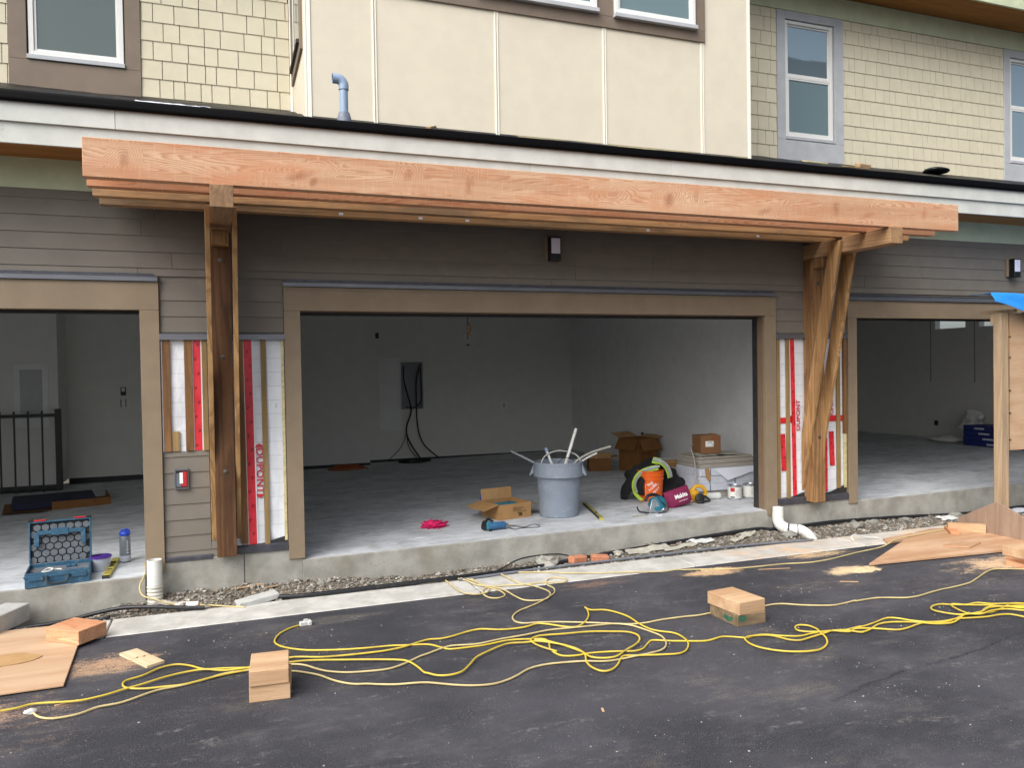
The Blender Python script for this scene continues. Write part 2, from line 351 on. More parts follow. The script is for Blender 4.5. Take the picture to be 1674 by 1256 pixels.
plain('tile_carton', 'C9CCD6', .6, .07, 8, dirt='9AA0B0', dirt_amt=.5)
plain('tile_grey', 'A29C92', .65, .05, 7, dirt='8A847A', dirt_amt=.4)
plain('paper', 'DCE0EA', .7, .04)
plain('paper_dirty', 'ACA99C', .8, .12, 12, dirt='8A8474', dirt_amt=.5)
plain('navy_carton', '1E2C74', .6, .15, 12)
plain('bag_white', 'D2D4D0', .7, .1, 12)
plain('tin_metal', 'B9BDC4', .3, .08, 10, metal=.8)
plain('lamp_black', '0C0C0E', .4, .15)
plain('lamp_lens', 'DAD8EA', .35, .04)
plain('panel_box_grey', '84888E', .5, .08)
plain('panel_cable', '16161A', .6, .1)
plain('tarp_blue', '1C86D8', .45, .08, 5, bump=.35, dirt='3AA0EA', dirt_amt=.4, bscale=25)
plain('brick_orange', 'C08060', .85, .15, 25, dirt='9A6A4E')
plain('stone_grey', '8E8C84', .9, .2, 10, dirt='6A665C', randcol=.4)
plain('soil', '6E675B', .95, .25, 20, dirt='4C463C', dirt_amt=.6, bump=.8)
plain('block_grey', 'B6B6B2', .85, .1, 12, dirt='8A8C8E')
plain('green_paint', '34604A', .6, .2, 20)
plain('sawdust', 'CDB48E', .95, .12, 60, bump=.6)
plain('wire_copper', '9A6A2C', .5, .2)
plain('bolt_zinc', '6E6A62', .45, .15, metal=.8)
plain('neighbour_siding', '6F7C80', .7, .06)
plain('neighbour_roof', '3C3E42', .8, .1)
plain('red_coil', 'A6501E', .6, .15)
# gravel: stones coloured by position
t = NT('gravel_stone'); p = t.geo(); v = t.voro(30, p, out='Color'); vx = t.sep(v)[0]
col = t.mix(vx, lin('544E45'), lin('98938A')); col = t.mix(t.math('MULTIPLY', t.ramp(t.sep(v)[1], .8, .95), .8), col, lin('C2BEB4'))
col = t.mix(t.math('MULTIPLY', t.ramp(t.sep(v)[2], .75, .95), .6), col, lin('8A7358'))
t.set(Base_Color=col, Roughness=.9); t.bump(t.noise(90, 3, .6, p), .3, .003); MATS['gravel_stone'] = t.m

# ------------------------------------------------------------------ geometry helpers
class MB:
    def __init__(s): s.v = []; s.f = []; s.sm = []
    def add(s, vs, fs, smooth=False):
        k = len(s.v); s.v += [tuple(v) for v in vs]; s.f += [tuple(i+k for i in f) for f in fs]; s.sm += [smooth]*len(fs); return s
    def box(s, x0, x1, y0, y1, z0, z1, m=None):
        vs = [Vector((x, y, z)) for x in (x0, x1) for y in (y0, y1) for z in (z0, z1)]
        if m: vs = [m @ v for v in vs]
        return s.add(vs, [(0,1,3,2),(4,6,7,5),(0,4,5,1),(2,3,7,6),(0,2,6,4),(1,5,7,3)])
    def prism(s, prof, a, b, axis='x', m=None):
        """profile of (p, q) pairs extruded from a to b along the axis"""
        def P(p, q, t): return {'x': (t, p, q), 'y': (p, t, q), 'z': (p, q, t)}[axis]
        n = len(prof); vs = [Vector(P(p, q, a)) for p, q in prof] + [Vector(P(p, q, b)) for p, q in prof]
        if m: vs = [m @ v for v in vs]
        fs = [tuple(range(n))[::-1], tuple(range(n, 2*n))] + [(i, (i+1) % n, n+(i+1) % n, n+i) for i in range(n)]
        return s.add(vs, fs)
    def tube(s, pts, r, seg=8, caps=True, sub=3, closed=False):
        P = [Vector(p) for p in pts]
        if sub > 1 and len(P) > 2: P = spline(P, sub)
        rs = r if isinstance(r, (list, tuple)) else None
        n = len(P); T = [(P[min(i+1, n-1)] - P[max(i-1, 0)]).normalized() for i in range(n)]
        up = Vector((0, 0, 1)) if abs(T[0].z) < .9 else Vector((1, 0, 0))
        u = T[0].cross(up).normalized(); vs = []
        for i in range(n):
            u = (u - T[i]*u.dot(T[i])); u = u.normalized() if u.length > 1e-6 else T[i].orthogonal().normalized()
            w = T[i].cross(u); rad = rs[min(int(i*len(rs)/n), len(rs)-1)] if rs else r
            for k in range(seg):
                a = 2*PI*k/seg; vs.append(P[i] + u*math.cos(a)*rad + w*math.sin(a)*rad)
        fs = [(i*seg+k, i*seg+(k+1) % seg, (i+1)*seg+(k+1) % seg, (i+1)*seg+k) for i in range(n-1) for k in range(seg)]
        if caps: fs += [tuple(range(seg))[::-1], tuple((n-1)*seg+k for k in range(seg))]
        return s.add(vs, fs, True)
    def lathe(s, prof, c=(0, 0, 0), seg=28, m=None, cap=True):
        """profile of (r, z)"""
        vs = [Vector((c[0]+r*math.cos(2*PI*k/seg), c[1]+r*math.sin(2*PI*k/seg), c[2]+z)) for r, z in prof for k in range(seg)]
        if m: vs = [m @ v for v in vs]
        n = len(prof); fs = [(i*seg+k, i*seg+(k+1) % seg, (i+1)*seg+(k+1) % seg, (i+1)*seg+k) for i in range(n-1) for k in range(seg)]
        if cap: fs += [tuple(range(seg))[::-1], tuple((n-1)*seg+k for k in range(seg))]
        return s.add(vs, fs, True)
    def blob(s, c, r, n=3, amp=.15, freq=2.5, seed=0, flat=None):
        bm = bmesh.new(); bmesh.ops.create_icosphere(bm, subdivisions=n, radius=1)
        vs = []
        for v in bm.verts:
            d = 1 + amp*noise.noise(v.co*freq + Vector((seed*3.1, seed*1.7, seed)))*2
            q = Vector((c[0]+v.co.x*r[0]*d, c[1]+v.co.y*r[1]*d, c[2]+v.co.z*r[2]*d))
            if flat is not None: q.z = max(q.z, flat)
            vs.append(q)
        fs = [tuple(v.index for v in f.verts) for f in bm.faces]; bm.free(); return s.add(vs, fs, True)
    def grid(s, fn, nu, nv, thick=None, smooth=True):
        vs = [Vector(fn(i/nu, j/nv)) for j in range(nv+1) for i in range(nu+1)]
        fs = [(j*(nu+1)+i, j*(nu+1)+i+1, (j+1)*(nu+1)+i+1, (j+1)*(nu+1)+i) for j in range(nv) for i in range(nu)]
        if thick is not None:
            k = len(vs); th = Vector(thick); vs += [v + th for v in vs]; top = list(fs)
            fs = [f for f in fs] + [tuple(i+k for i in f[::-1]) for f in top]
            W = nu+1; b = [(i, i+1) for i in range(nu)] + [(j*W+nu, (j+1)*W+nu) for j in range(nv)] + [(nv*W+i+1, nv*W+i) for i in reversed(range(nu))] + [((j+1)*W, j*W) for j in reversed(range(nv))]
            fs += [(a, a+k, c+k, c) for a, c in b]
        return s.add(vs, fs, smooth)
def spline(P, sub):
    out = []; n = len(P)
    for i in range(n-1):
        p0, p1, p2, p3 = P[max(i-1, 0)], P[i], P[i+1], P[min(i+2, n-1)]
        for k in range(sub):
            t = k/sub
            out.append(.5*((2*p1) + (p2-p0)*t + (2*p0-5*p1+4*p2-p3)*t*t + (3*p1-p0-3*p2+p3)*t*t*t))
    out.append(P[-1]); return out

def tag(o, label=None, cat=None, group=None, kind=None):
    if label: o['label'] = label
    if cat: o['category'] = cat
    if group: o['group'] = group
    if kind: o['kind'] = kind
    return o
def thing(name, label, cat, loc=(0, 0, 0), rz=0, group=None):
    o = bpy.data.objects.new(name, None); COL.objects.link(o); o.location = loc; o.rotation_euler = (0, 0, rz)
    o.empty_display_size = .1; return tag(o, label, cat, group)
def obj(name, mb, mat, parent=None, bevel=0, origin=None, rot=None, sharp=35, bseg=1, abs_org=None):
    """parent-local coordinates (relative to the THING; nested parts use abs_org of their part). Origin moves to the bbox centre."""
    me = bpy.data.meshes.new(name)
    V = np.array([tuple(v) for v in mb.v], float)
    if origin is None: origin = (V.min(0)+V.max(0))/2
    origin = Vector(origin)
    me.from_pydata([tuple(a) for a in (V - np.array(origin))], [], mb.f)
    me.validate(); me.update()
    if bevel:
        bm = bmesh.new(); bm.from_mesh(me)
        ed = [e for e in bm.edges if len(e.link_faces) == 2 and e.calc_face_angle(0) > .5]
        if ed: bmesh.ops.bevel(bm, geom=ed, offset=bevel, segments=bseg, affect='EDGES', clamp_overlap=True, profile=.6)
        bmesh.ops.recalc_face_normals(bm, faces=bm.faces); bm.to_mesh(me); bm.free()
    else:
        bm = bmesh.new(); bm.from_mesh(me); bmesh.ops.recalc_face_normals(bm, faces=bm.faces); bm.to_mesh(me); bm.free()
    if any(mb.sm) or bevel:
        for p_ in me.polygons: p_.use_smooth = True
        me.set_sharp_from_angle(angle=math.radians(sharp))
    me.materials.append(MATS[mat] if isinstance(mat, str) else mat)
    o = bpy.data.objects.new(name, me); COL.objects.link(o)
    if parent is not None:
        o.parent = parent
        off = Vector(parent.get('_org', (0, 0, 0)))
        o.location = origin - off
    else: o.location = origin
    o['_org'] = tuple(origin)
    if rot: o.rotation_euler = rot
    return o
def bx(name, x0, x1, y0, y1, z0, z1, mat, parent=None, bevel=0, **k):
    return obj(name, MB().box(x0, x1, y0, y1, z0, z1), mat, parent, bevel, **k)
def bar(name, a, b, w, h, mat, parent=None, bevel=.0015, roll=0, axis='z'):
    """a straight bar from a to b built along its own axis and rotated, so that grain follows it"""
    a, b = Vector(a), Vector(b); d = b-a; L = d.length; c = (a+b)/2
    mb = MB()
    if axis == 'z': mb.box(-w/2, w/2, -h/2, h/2, -L/2, L/2); q = d.to_track_quat('Z', 'Y')
    else: mb.box(-L/2, L/2, -w/2, w/2, -h/2, h/2); q = d.to_track_quat('X', 'Z')
    o = obj(name, mb, mat, parent, bevel, origin=(0, 0, 0))
    off = Vector(parent.get('_org', (0, 0, 0))) if parent is not None else Vector((0, 0, 0))
    o.location = c - off; o['_org'] = tuple(c)
    e = q.to_euler(); o.rotation_euler = (e.to_matrix() @ Matrix.Rotation(roll, 3, 'Z' if axis == 'z' else 'X')).to_euler()
    return o
def text_mesh(body, size, extrude=.001, spacing=1.0, bold=0.0):
    cu = bpy.data.curves.new('txt', 'FONT'); cu.body = body; cu.size = size; cu.extrude = extrude; cu.align_x = 'CENTER'; cu.align_y = 'CENTER'
    cu.offset = bold; cu.space_character = spacing; cu.resolution_u = 2
    o = bpy.data.objects.new('txt', cu); COL.objects.link(o)
    dg = bpy.context.evaluated_depsgraph_get(); dg.update()
    me = bpy.data.meshes.new_from_object(o.evaluated_get(dg)); bpy.data.objects.remove(o)
    vs = [v.co.copy() for v in me.vertices]; fs = [tuple(p.vertices) for p in me.polygons]; bpy.data.meshes.remove(me)
    return vs, fs
def lettering(name, body, size, M4, mat, parent, extrude=.0008, warp=None, bold=0.0, sx=1.0, spacing=1.0):
    vs, fs = text_mesh(body, size, extrude, spacing, bold); mb = MB()
    vs = [Vector((v.x*sx, v.y, v.z)) for v in vs]
    if warp: vs = [warp(v) for v in vs]
    elif M4: vs = [M4 @ v for v in vs]
    mb.add(vs, fs); return obj(name, mb, mat, parent)

# ------------------------------------------------------------------ ground, road, kerb, gravel, slabs
RZ = -.27
def S(x): return -.035 + .0095*(x+.7)          # garage slab level falls slightly to the left
tag(bx('road', -60, 70, -60, -.76, RZ-.3, RZ, 'asphalt'), kind='structure')
tag(bx('ground', -60, 70, -1.0, 60, RZ-.5, RZ-.10, 'soil'), kind='structure')
mb = MB(); joints = [-9, -.86, 1.98, 4.1, 6.15, 9.2, 12.2, 15]
kb = None
for i in range(len(joints)-1):
    a, b = joints[i]+.006, joints[i+1]-.006
    o = bx('kerb_slab', a, b, -.79+.004*(i % 2), -.36, RZ-.12, RZ+.006, 'kerb_concrete', None if kb is None else kb, bevel=.006)
    if kb is None: kb = o; o.name = 'kerb'; o['kind'] = 'structure'
def gz(x, y):
    """gravel bed height"""
    xs = [-9, -1.6, -1.0, -.5, .5, 1.5, 3, 4.2, 5.3, 6.2, 7, 9, 14]; hs = [-.34, -.34, -.30, -.19, -.20, -.265, -.26, -.21, -.175, -.21, -.20, -.25, -.25]
    h = np.interp(x, xs, hs); t = min(1, max(0, (y+.36)/.34)); e = -.275
    return e + (h-e)*t**.8 + .022*noise.noise(Vector((x*4, y*4, 0))) + .012*noise.noise(Vector((x*13, y*13, 4)))
mb = MB(); mb.grid(lambda u, v: (-8+22*u, -.38+.40*v, gz(-8+22*u, -.38+.40*v)-.005), 700, 14)
tag(obj('soil_strip', mb, 'soil'), kind='structure')
def scatter(n, seedv, x0, x1, y0, y1, rmin, rmax, pw):
    r = np.random.RandomState(seedv)
    bm = bmesh.new(); bmesh.ops.create_icosphere(bm, subdivisions=1, radius=1)
    bv = np.array([v.co[:] for v in bm.verts]); bf = np.array([[v.index for v in f.verts] for f in bm.faces]); bm.free()
    if True:
        V = []; F = []; k = 0
        for i in range(n):
            x = r.uniform(x0, x1); y = r.uniform(y0, y1); s = rmin + (rmax-rmin)*r.rand()**pw
            if 1.5 < x < 5.0 and r.rand() < .35: s *= .5
            sc = s*np.array([r.uniform(.8, 1.4), r.uniform(.7, 1.1), r.uniform(.45, .8)])
            a = r.uniform(0, 6.28); c, d = math.cos(a), math.sin(a)
            p = bv*(1+r.uniform(-.22, .22, (len(bv), 1)))*sc
            p = np.c_[p[:, 0]*c-p[:, 1]*d, p[:, 0]*d+p[:, 1]*c, p[:, 2]] + [x, y, gz(x, y)+s*.15]
            V.append(p); F.append(bf+k); k += len(bv)
    return np.concatenate(V), np.concatenate(F)
V, F = scatter(11000, 3, -2.2, 9.6, -.36, -.005, .004, .022, 2.6)
me = bpy.data.meshes.new('gravel'); me.from_pydata(V.tolist(), [], F.tolist()); me.materials.append(MATS['gravel_stone'])
g = bpy.data.objects.new('gravel', me); COL.objects.link(g); tag(g, 'loose grey gravel bed between the garage foundation and the concrete kerb', 'gravel', kind='stuff')

def slab(x0, x1, yb):
    mb = MB(); yf = -.012
    vs = [(x0, yf, S(x0)), (x1, yf, S(x1)), (x1, yb, S(x1)), (x0, yb, S(x0)), (x0, yf, -.6), (x1, yf, -.6), (x1, yb, -.6), (x0, yb, -.6)]
    mb.add(vs, [(0,1,2,3), (4,7,6,5), (3,2,6,7), (0,3,7,4), (1,5,6,2), (0,4,5,1)])
    return mb
for x0, x1, yb in ((-6.5, -.26, 6.7), (-.1, 6.3, 6.9), (6.46, 13.45, 7.1)):
    tag(obj('garage_floor', slab(x0, x1, yb), 'slab_concrete'), kind='structure')

# ------------------------------------------------------------------ the townhouse
H = thing('townhouse', 'long two storey townhouse with three open garage bays, brown siding and cream shingles', 'building')
# foundation face: under the openings it is the slab edge, under the piers it rises
for x0, x1 in ((-6.5, -.655), (.60, 5.53), (6.78, 12)):
    mb = MB(); n = 24
    for i in range(1):
        a, b = x0, x1
        mb.add([(a, -.028, -.6), (b, -.028, -.6), (b, -.028, S(b)-.008), (a, -.028, S(a)-.008), (a, -.0125, -.6), (b, -.0125, -.6), (b, -.0125, S(b)-.001), (a, -.0125, S(a)-.001)],
               [(0,1,2,3), (3,2,6,7), (4,7,6,5), (0,4,5,1), (0,3,7,4), (1,5,6,2)])
    obj('foundation_edge', mb, 'foundation_concrete', H)
for x0, x1, z in ((-.655, .60, .075), (5.53, 6.78, .065)):
    bx('foundation_pier', x0+.003, x1-.003, -.016, .26, -.6, z, 'foundation_concrete', H, bevel=.004)
for x, z in ((0.11, .07), (5.60, .06)):
    bx('foundation_joint', x, x+.006, -.018, -.012, -.3, z, 'black_track', H)

# lap siding, every board its own piece
PITCH = .1315; Z0 = 1.963
def lap(x0, x1, zb, zt, parent, y=0.0):
    """a tapered lap board: butt proud at the bottom"""
    mb = MB(); t0, t1 = .011, .003
    mb.prism([(y, zb), (y-t0, zb), (y-t1, zt), (y, zt)], x0, x1, 'x')
    return obj('siding_board', mb, 'siding_paint', parent, bevel=.0012)
wall = bx('front_wall', -6.6, 13.2, .003, .19, 2.36, 3.32, 'siding_paint', H)
r2 = random.Random(11)
k = 0; z = Z0
while z < 3.09:
    zt = min(z+PITCH+.008, 3.10)
    if z < 2.36 - .02:                                   # between the openings
        for a, b in ((-.499, .477), (5.661, 6.639)):
            lap(a, b, z, min(zt, 3.1), wall)
    else:
        zz = max(z, 2.424) if z < 2.42 else z
        edges = [-6.6]; x = -6.6 + r2.uniform(1.2, 3.6)
        while x < 13.0: edges.append(x); x += 3.66
        edges.append(13.2)
        for a, b in zip(edges[:-1], edges[1:]):
            lap(a+.0015, b-.0015, zz, zt, wall)
    z += PITCH
# piers: wrap, furring, tape, lower siding
pierL = bx('pier_wall', -.64, .60, .018, .19, .075, 2.36, 'drywall', H)
pierR = bx('pier_wall', 5.53, 6.77, .018, .19, .065, 2.36, 'drywall', H)
for zt, n in ((.99, 7),):
    for i in range(7):
        zb = .138 + i*.1318 - (.0 if i else .0)
        lap(-.499, -.145, zb, min(zb+PITCH+.006, .972), pierL)
    lap(-.499, -.145, .078, .145, pierL); lap(-.1445, -.100, .078, .145, pierL); lap(-.1445, -.100, .138, .203, pierL)
def wrap(parent, x0, x1, z0, z1, seed, bulge=0):
    def fn(u, v):
        x = x0+(x1-x0)*u; z = z0+(z1-z0)*v
        w = .006*noise.noise(Vector((x*6, seed, z*2.2))) + .004*noise.noise(Vector((x*17+z*6, seed, z*6)))
        if bulge and v < .35: w += bulge*.006*math.sin(z*26+x*30)*(1-v/.35)
        return (x, .006+w, z)
    mb = MB(); mb.grid(fn, 26, 90); return obj('house_wrap', mb, 'house_wrap', parent, sharp=180)
wrap(pierL, -.495, -.13, .95, 1.92, 1); wL = wrap(pierL, .03, .47, .13, 1.92, 2, 1); wR = wrap(pierR, 5.665, 6.635, .12, 1.92, 3, 1)
def strip(name, x0, x1, z0, z1, mat, parent, y0=-.018, y1=.0, lean=0):
    mb = MB()
    vs = [(x0, y0, z0), (x1, y0, z0), (x1, y1, z0), (x0, y1, z0), (x0+lean, y0, z1), (x1+lean, y0, z1), (x1+lean, y1, z1), (x0+lean, y1, z1)]
    mb.add(vs, [(0,1,2,3), (4,7,6,5), (0,4,5,1), (1,5,6,2), (2,6,7,3), (3,7,4,0)])
    return obj(name, mb, mat, parent, bevel=.001)
strip('furring_strip', -.486, -.431, .975, 1.90, 'furring_brown', pierL)
strip('wrap_edge', -.497, -.488, .975, 1.90, 'white_tape_edge', pierL, -.010, 0)
strip('furring_strip', -.425, -.37, .975, 1.14, 'furring', pierL, -.014, 0)
strip('furring_strip', -.322, -.262, .975, 1.90, 'furring_brown', pierL)
strip('tape_backing', -.268, -.186, .975, 1.90, 'white_tape_edge', pierL, -.0035, -.002)
strip('red_tape', -.254, -.196, .975, 1.90, 'red_tape', pierL, -.0055, -.004)
strip('furring_strip', -.184, -.145, .975, 1.90, 'furring', pierL)
strip('furring_strip', .092, .152, .16, 1.90, 'furring_brown', pierL, -.02, 0, -.012)
strip('tape_backing', .148, .232, .13, 1.90, 'white_tape_edge', pierL, -.0035, -.002, -.008)
strip('red_tape', .158, .222, .135, 1.90, 'red_tape', pierL, -.0055, -.004, -.012)
strip('furring_strip', .286, .330, .125, 1.90, 'furring', pierL, lean=-.004)
strip('sheathing_edge', .452, .474, .16, 1.90, 'osb_strip', pierL)
strip('white_print_patch', .40, .403, 1.31, 1.35, 'grey_conduit', pierL, -.006, -.004)
# right pier
strip('sheathing_edge', 5.672, 5.712, .13, 1.90, 'furring', pierR)
strip('furring_strip', 5.800, 5.846, .13, 1.90, 'furring', pierR, lean=-.003)
strip('tape_backing', 5.858, 5.95, .13, 1.90, 'white_tape_edge', pierR, -.0035, -.002, -.02)
strip('red_tape', 5.884, 5.942, .13, 1.90, 'red_tape', pierR, -.0055, -.004, -.024)
strip('red_tape', 6.33, 6.37, .17, .78, 'red_tape', pierR, -.0055, -.004)
strip('furring_strip', 6.497, 6.547, .20, 1.90, 'furring', pierR)
strip('furring_strip', 6.590, 6.628, .82, 1.90, 'furring_brown', pierR, -.03, 0)
strip('sheathing_edge', 6.598, 6.632, .20, .82, 'osb_strip', pierR)
strip('red_tape_patch', 5.715, 5.799, .965, 1.03, 'red_tape_plain', pierR, -.0055, -.004)
strip('red_tape_patch', 5.848, 5.884, .965, 1.045, 'red_tape_plain', pierR, -.0055, -.004)
strip('red_tape_patch', 6.40, 6.497, .965, 1.03, 'red_tape_plain', pierR, -.0055, -.004)
strip('red_tape_patch', 6.548, 6.59, .965, 1.03, 'red_tape_plain', pierR, -.0055, -.004)
strip('red_tape_patch', 5.735, 5.799, .44, .85, 'red_tape', pierR, -.0055, -.004, -.015)
strip('red_tape_patch', 6.405, 6.475, .46, .85, 'red_tape', pierR, -.0055, -.004, -.015)
def vertical_word(parent, x, z, size, name='wrap_lettering', body='DUPONT', up=False, sx=1.15, mat='red_print'):
    m = Matrix.Translation((x, -.004, z)) @ Matrix.Rotation(PI/2, 4, 'X') @ Matrix.Rotation(PI/2 if up else -PI/2, 4, 'Z')
    lettering(name, body, size, m, mat, parent, extrude=.001, bold=.001, sx=sx)
vertical_word(pierL, .255, .775, .082)
for zz, s in ((.975, 1), (.575, -1)):
    mb = MB(); mb.prism([(.222, zz), (.288, zz), (.278, zz+s*.022), (.255, zz+s*.034), (.232, zz+s*.022)], -.0055, -.004, 'y'); obj('wrap_lettering', mb, 'red_print', pierL)
vertical_word(pierR, 5.968, 1.05, .072, up=True)
vertical_word(pierR, 6.44, 1.14, .062, up=True)
# sill flashing and cap flashing of the piers
def flash(name, x0, x1, z0, z1, y0, parent, mat='flashing_metal'):
    mb = MB(); mb.prism([(.0, z1), (y0*.35, z1), (y0, z1-.012), (y0, z0), (y0+.003, z0), (y0+.003, z1-.014), (.0, z1-.006)], x0, x1, 'x')
    return obj(name, mb, mat, parent)
flash('cap_flashing', -.505, .485, 1.90, 1.957, -.036, pierL); flash('cap_flashing', 5.655, 6.645, 1.90, 1.957, -.036, pierR)
flash('sill_flashing', -.505, -.135, .058, .10, -.022, pierL, 'dark_flashing'); flash('sill_flashing', .06, .478, .078, .145, -.034, pierL, 'dark_flashing')
flash('sill_flashing', 5.665, 6.645, .068, .14, -.034, pierR, 'dark_flashing')
# black felt rising behind the sill flashing
for p_, a, b, z0, z1 in ((pierL, .06, .47, .12, .20), (pierR, 5.67, 6.04, .12, .19), (pierR, 6.2, 6.63, .12, .24)):
    mb = MB(); mb.add([(a, -.009, z0), (b, -.009, z0), (b, -.009, z1), (a+(b-a)*.5, -.009, (z0+z1)/2-.01), (a, -.009, z0+.02)], [(0,1,2,3,4)]); obj('felt_strip', mb, 'black_track', p_)

# opening trim boards
def trim(name, x0, x1, z0, z1, mat, y0=-.032, y1=.019): return bx(name, x0, x1, y0, y1, z0, z1, mat, H, bevel=.002)
zb = -.015
trim('opening_trim', -.648, -.503, zb, 2.143, 'tan_trim'); trim('opening_trim', -6.6, -.503, 2.1445, 2.375, 'tan_trim_h')
trim('opening_trim', .481, .617, -.008, 2.150, 'tan_trim'); trim('opening_trim', 5.514, 5.656, -.032, 2.150, 'tan_trim'); trim('opening_trim', .481, 5.656, 2.1515, 2.357, 'tan_trim_h')
trim('opening_trim', 6.652, 6.780, .012, 2.136, 'tan_trim'); trim('opening_trim', 6.652, 12.4, 2.1375, 2.335, 'tan_trim_h')
# deeper jamb linings and dark seals
for x, s in ((.617, 1), (5.514, -1), (-.648, -1), (6.780, 1)):
    bx('jamb_lining', min(x-s*.02, x-s*.002), max(x-s*.02, x-s*.002), .0195, .115, S(x), 2.14, 'brown_jamb', H)
    bx('door_seal', min(x, x-s*.03), max(x, x-s*.03), .117, .20, S(x), 2.14, 'black_track', H)
for x0, x1 in ((-5.5, -.648), (.617, 5.514), (6.78, 11.7)):
    bx('header_lining', x0, x1, .0195, .115, 2.147, 2.358, 'brown_jamb', H); bx('door_seal', x0, x1, .117, .20, 2.122, 2.36, 'black_track', H)
bx('opening_trim', -5.66, -5.5, -.032, .019, -.08, 2.143, 'tan_trim', H); bx('opening_trim', 11.7, 11.86, -.032, .019, .06, 2.136, 'tan_trim', H)
bx('pier_wall', -6.6, -5.5, .02, .19, -.3, 2.36, 'siding_paint', H); bx('pier_wall', 11.7, 13.45, .02, .19, -.3, 2.36, 'siding_paint', H)
# header cap flashings (L profile with upstand)
for a, b, z in ((-6.6, -.507, 2.377), (.478, 5.66, 2.360), (6.650, 12.4, 2.338)):
    flash('header_flashing', a, b, z, z+.045, -.052, H)
    bx('flashing_upstand', a+.02, b-.03, -.020, -.0165, z+.044, z+.066, 'dark_flashing', H)
# frieze, soffit, fascia
bx('frieze_board', -6.6, 1.9, -.018, .002, 3.085, 3.3205, 'green_primer', H); bx('frieze_board', 1.903, 13.2, -.018, .002, 3.085, 3.3205, 'green_primer', H)
for i in range(4):
    y0 = -.4785 + i*.1195
    bx('soffit_board', -6.6, 13.2, y0, y0+.118, 3.321, 3.335, 'soffit_cedar', H, bevel=.002)
for a, b in ((-6.6, -.735), (-.732, 4.05), (4.053, 8.9), (8.903, 13.2)): bx('fascia_board', a, b, -.522, -.501, 3.452, 3.60, 'fascia_primer', H, bevel=.002)
for a, b in ((-6.6, 2.6), (2.603, 13.2)): bx('fascia_board', a, b, -.500, -.479, 3.300, 3.4515, 'fascia_primer', H, bevel=.002)
bx('roof_lining', -6.6, 13.2, -.478, .0, 3.34, 3.60, 'soffit_cedar', H)
# low pitched membrane roof with a rolled front lip
SL = .350
def rz(y): return 3.662 + (y+.5)*SL
mb = MB()
def roof(u, v):
    x = -6.6+19.8*u; y = -.535 + 2.3*v
    return (x, y, rz(y) + .010*noise.noise(Vector((x*1.3, y*3, 2))) + .006*noise.noise(Vector((x*6, y*6, 2))))
mb.grid(roof, 500, 22, thick=(0, 0, -.035)); obj('roof_membrane', mb, 'roof_membrane', H, sharp=60)
mb = MB()
def lip(u, v):
    x = -6.6+19.8*u; w = .004*noise.noise(Vector((x*2.2, 0, 8)))
    a = v*PI*.5
    if v < .34: return (x, -.54+w - .008, 3.592 + v*.073/.34)
    t = (v-.34)/.66*PI/2
    return (x, -.548+w + .02*(1-math.cos(t)), 3.662 + .012*math.sin(t) + .004*noise.noise(Vector((x*3, 0, 3))))
mb.grid(lip, 400, 8, thick=(0, .01, -.004)); obj('roof_edge', mb, 'membrane_edge', H, sharp=80)

# upper storey -----------------------------------------------------
YB, YS = .40, 1.70
XL, XR = .745, 5.672
TOPZ = 6.72
bay = bx('bay_wall', XL, XR, YB+.008, YS+.3, 3.80, 9.2, 'cream_panel', H)
pj = [.805, 1.391, 2.617, 3.825, 5.036, 5.640]
for i in range(5):
    a, b = pj[i], pj[i+1]
    bx('wall_panel', a+(.012 if i else .0), b-(.012 if i < 4 else .0), YB, YB+.0075, 3.985, 7.5, 'cream_panel', bay, bevel=.0015)
for x in pj[1:5]:
    bx('joint_trim', x-.0105, x+.0105, YB+.001, YB+.0078, 3.975, 7.5, 'joint_shadow', bay)
    for d in (-.0175, .0065): bx('joint_rib', x+d, x+d+.011, YB-.009, YB+.0005, 3.972, 7.5, 'cream_trim', bay)
for d in (0, .022, .040): bx('corner_trim', XL-.004+d, XL+.014+d, YB-.008, YB+.0078, 3.96, 7.5, 'cream_trim', bay)
bx('corner_trim', XR-.030, XR+.004, YB-.006, YB+.0078, 3.93, 7.5, 'cream_trim', bay); bx('corner_trim', XR+.0045, XR+.010, YB-.002, YB+.03, 3.93, 7.5, 'cream_trim', bay)
bx('base_flashing', XL, 2.83, YB+.0015, YB+.010, 3.90, 3.982, 'dark_flashing', bay); bx('sheathing_strip', 2.832, XR, YB+.0015, YB+.010, 3.90, 3.982, 'osb_strip', bay)
# shingle walls: every shingle a piece
sh_mesh = {}
def shingle_wall(name, x0, x1, z0, z1, seedv, opens):
    w = bx(name, x0, x1, YS+.09, YS+.25, z0-.4, z1+.2, 'cream_panel', H)
    r = random.Random(seedv); E = .191; z = z0; row = 0
    while z < z1-.01:
        x = x0 - r.uniform(0, .12); 
        while x < x1:
            wd = r.choice((.105, .13, .155, .175, .20, .235)); a, b = max(x, x0), min(x+wd, x1); x += wd
            if b-a < .009: continue
            cuts = [(a, b)]
            for (ox0, ox1, oz0, oz1) in opens:
                if z+E > oz0+.02 and z < oz1-.02:
                    nc = []
                    for c0, c1 in cuts:
                        if c1 <= ox0 or c0 >= ox1: nc.append((c0, c1)); continue
                        if c0 < ox0: nc.append((c0, ox0))
                        if c1 > ox1: nc.append((ox1, c1))
                    cuts = nc
            for c0, c1 in cuts:
                if c1-c0 < .009: continue
                zt = min(z+E, z1); zb_ = z + r.uniform(-.0012, .0012)
                mb = MB(); mb.prism([(YS+.006, zb_), (YS-.010, zb_), (YS-.001, zt), (YS+.006, zt)], c0+.0035, c1-.0035, 'x')
                yield mb, w
        z += E; row += 1
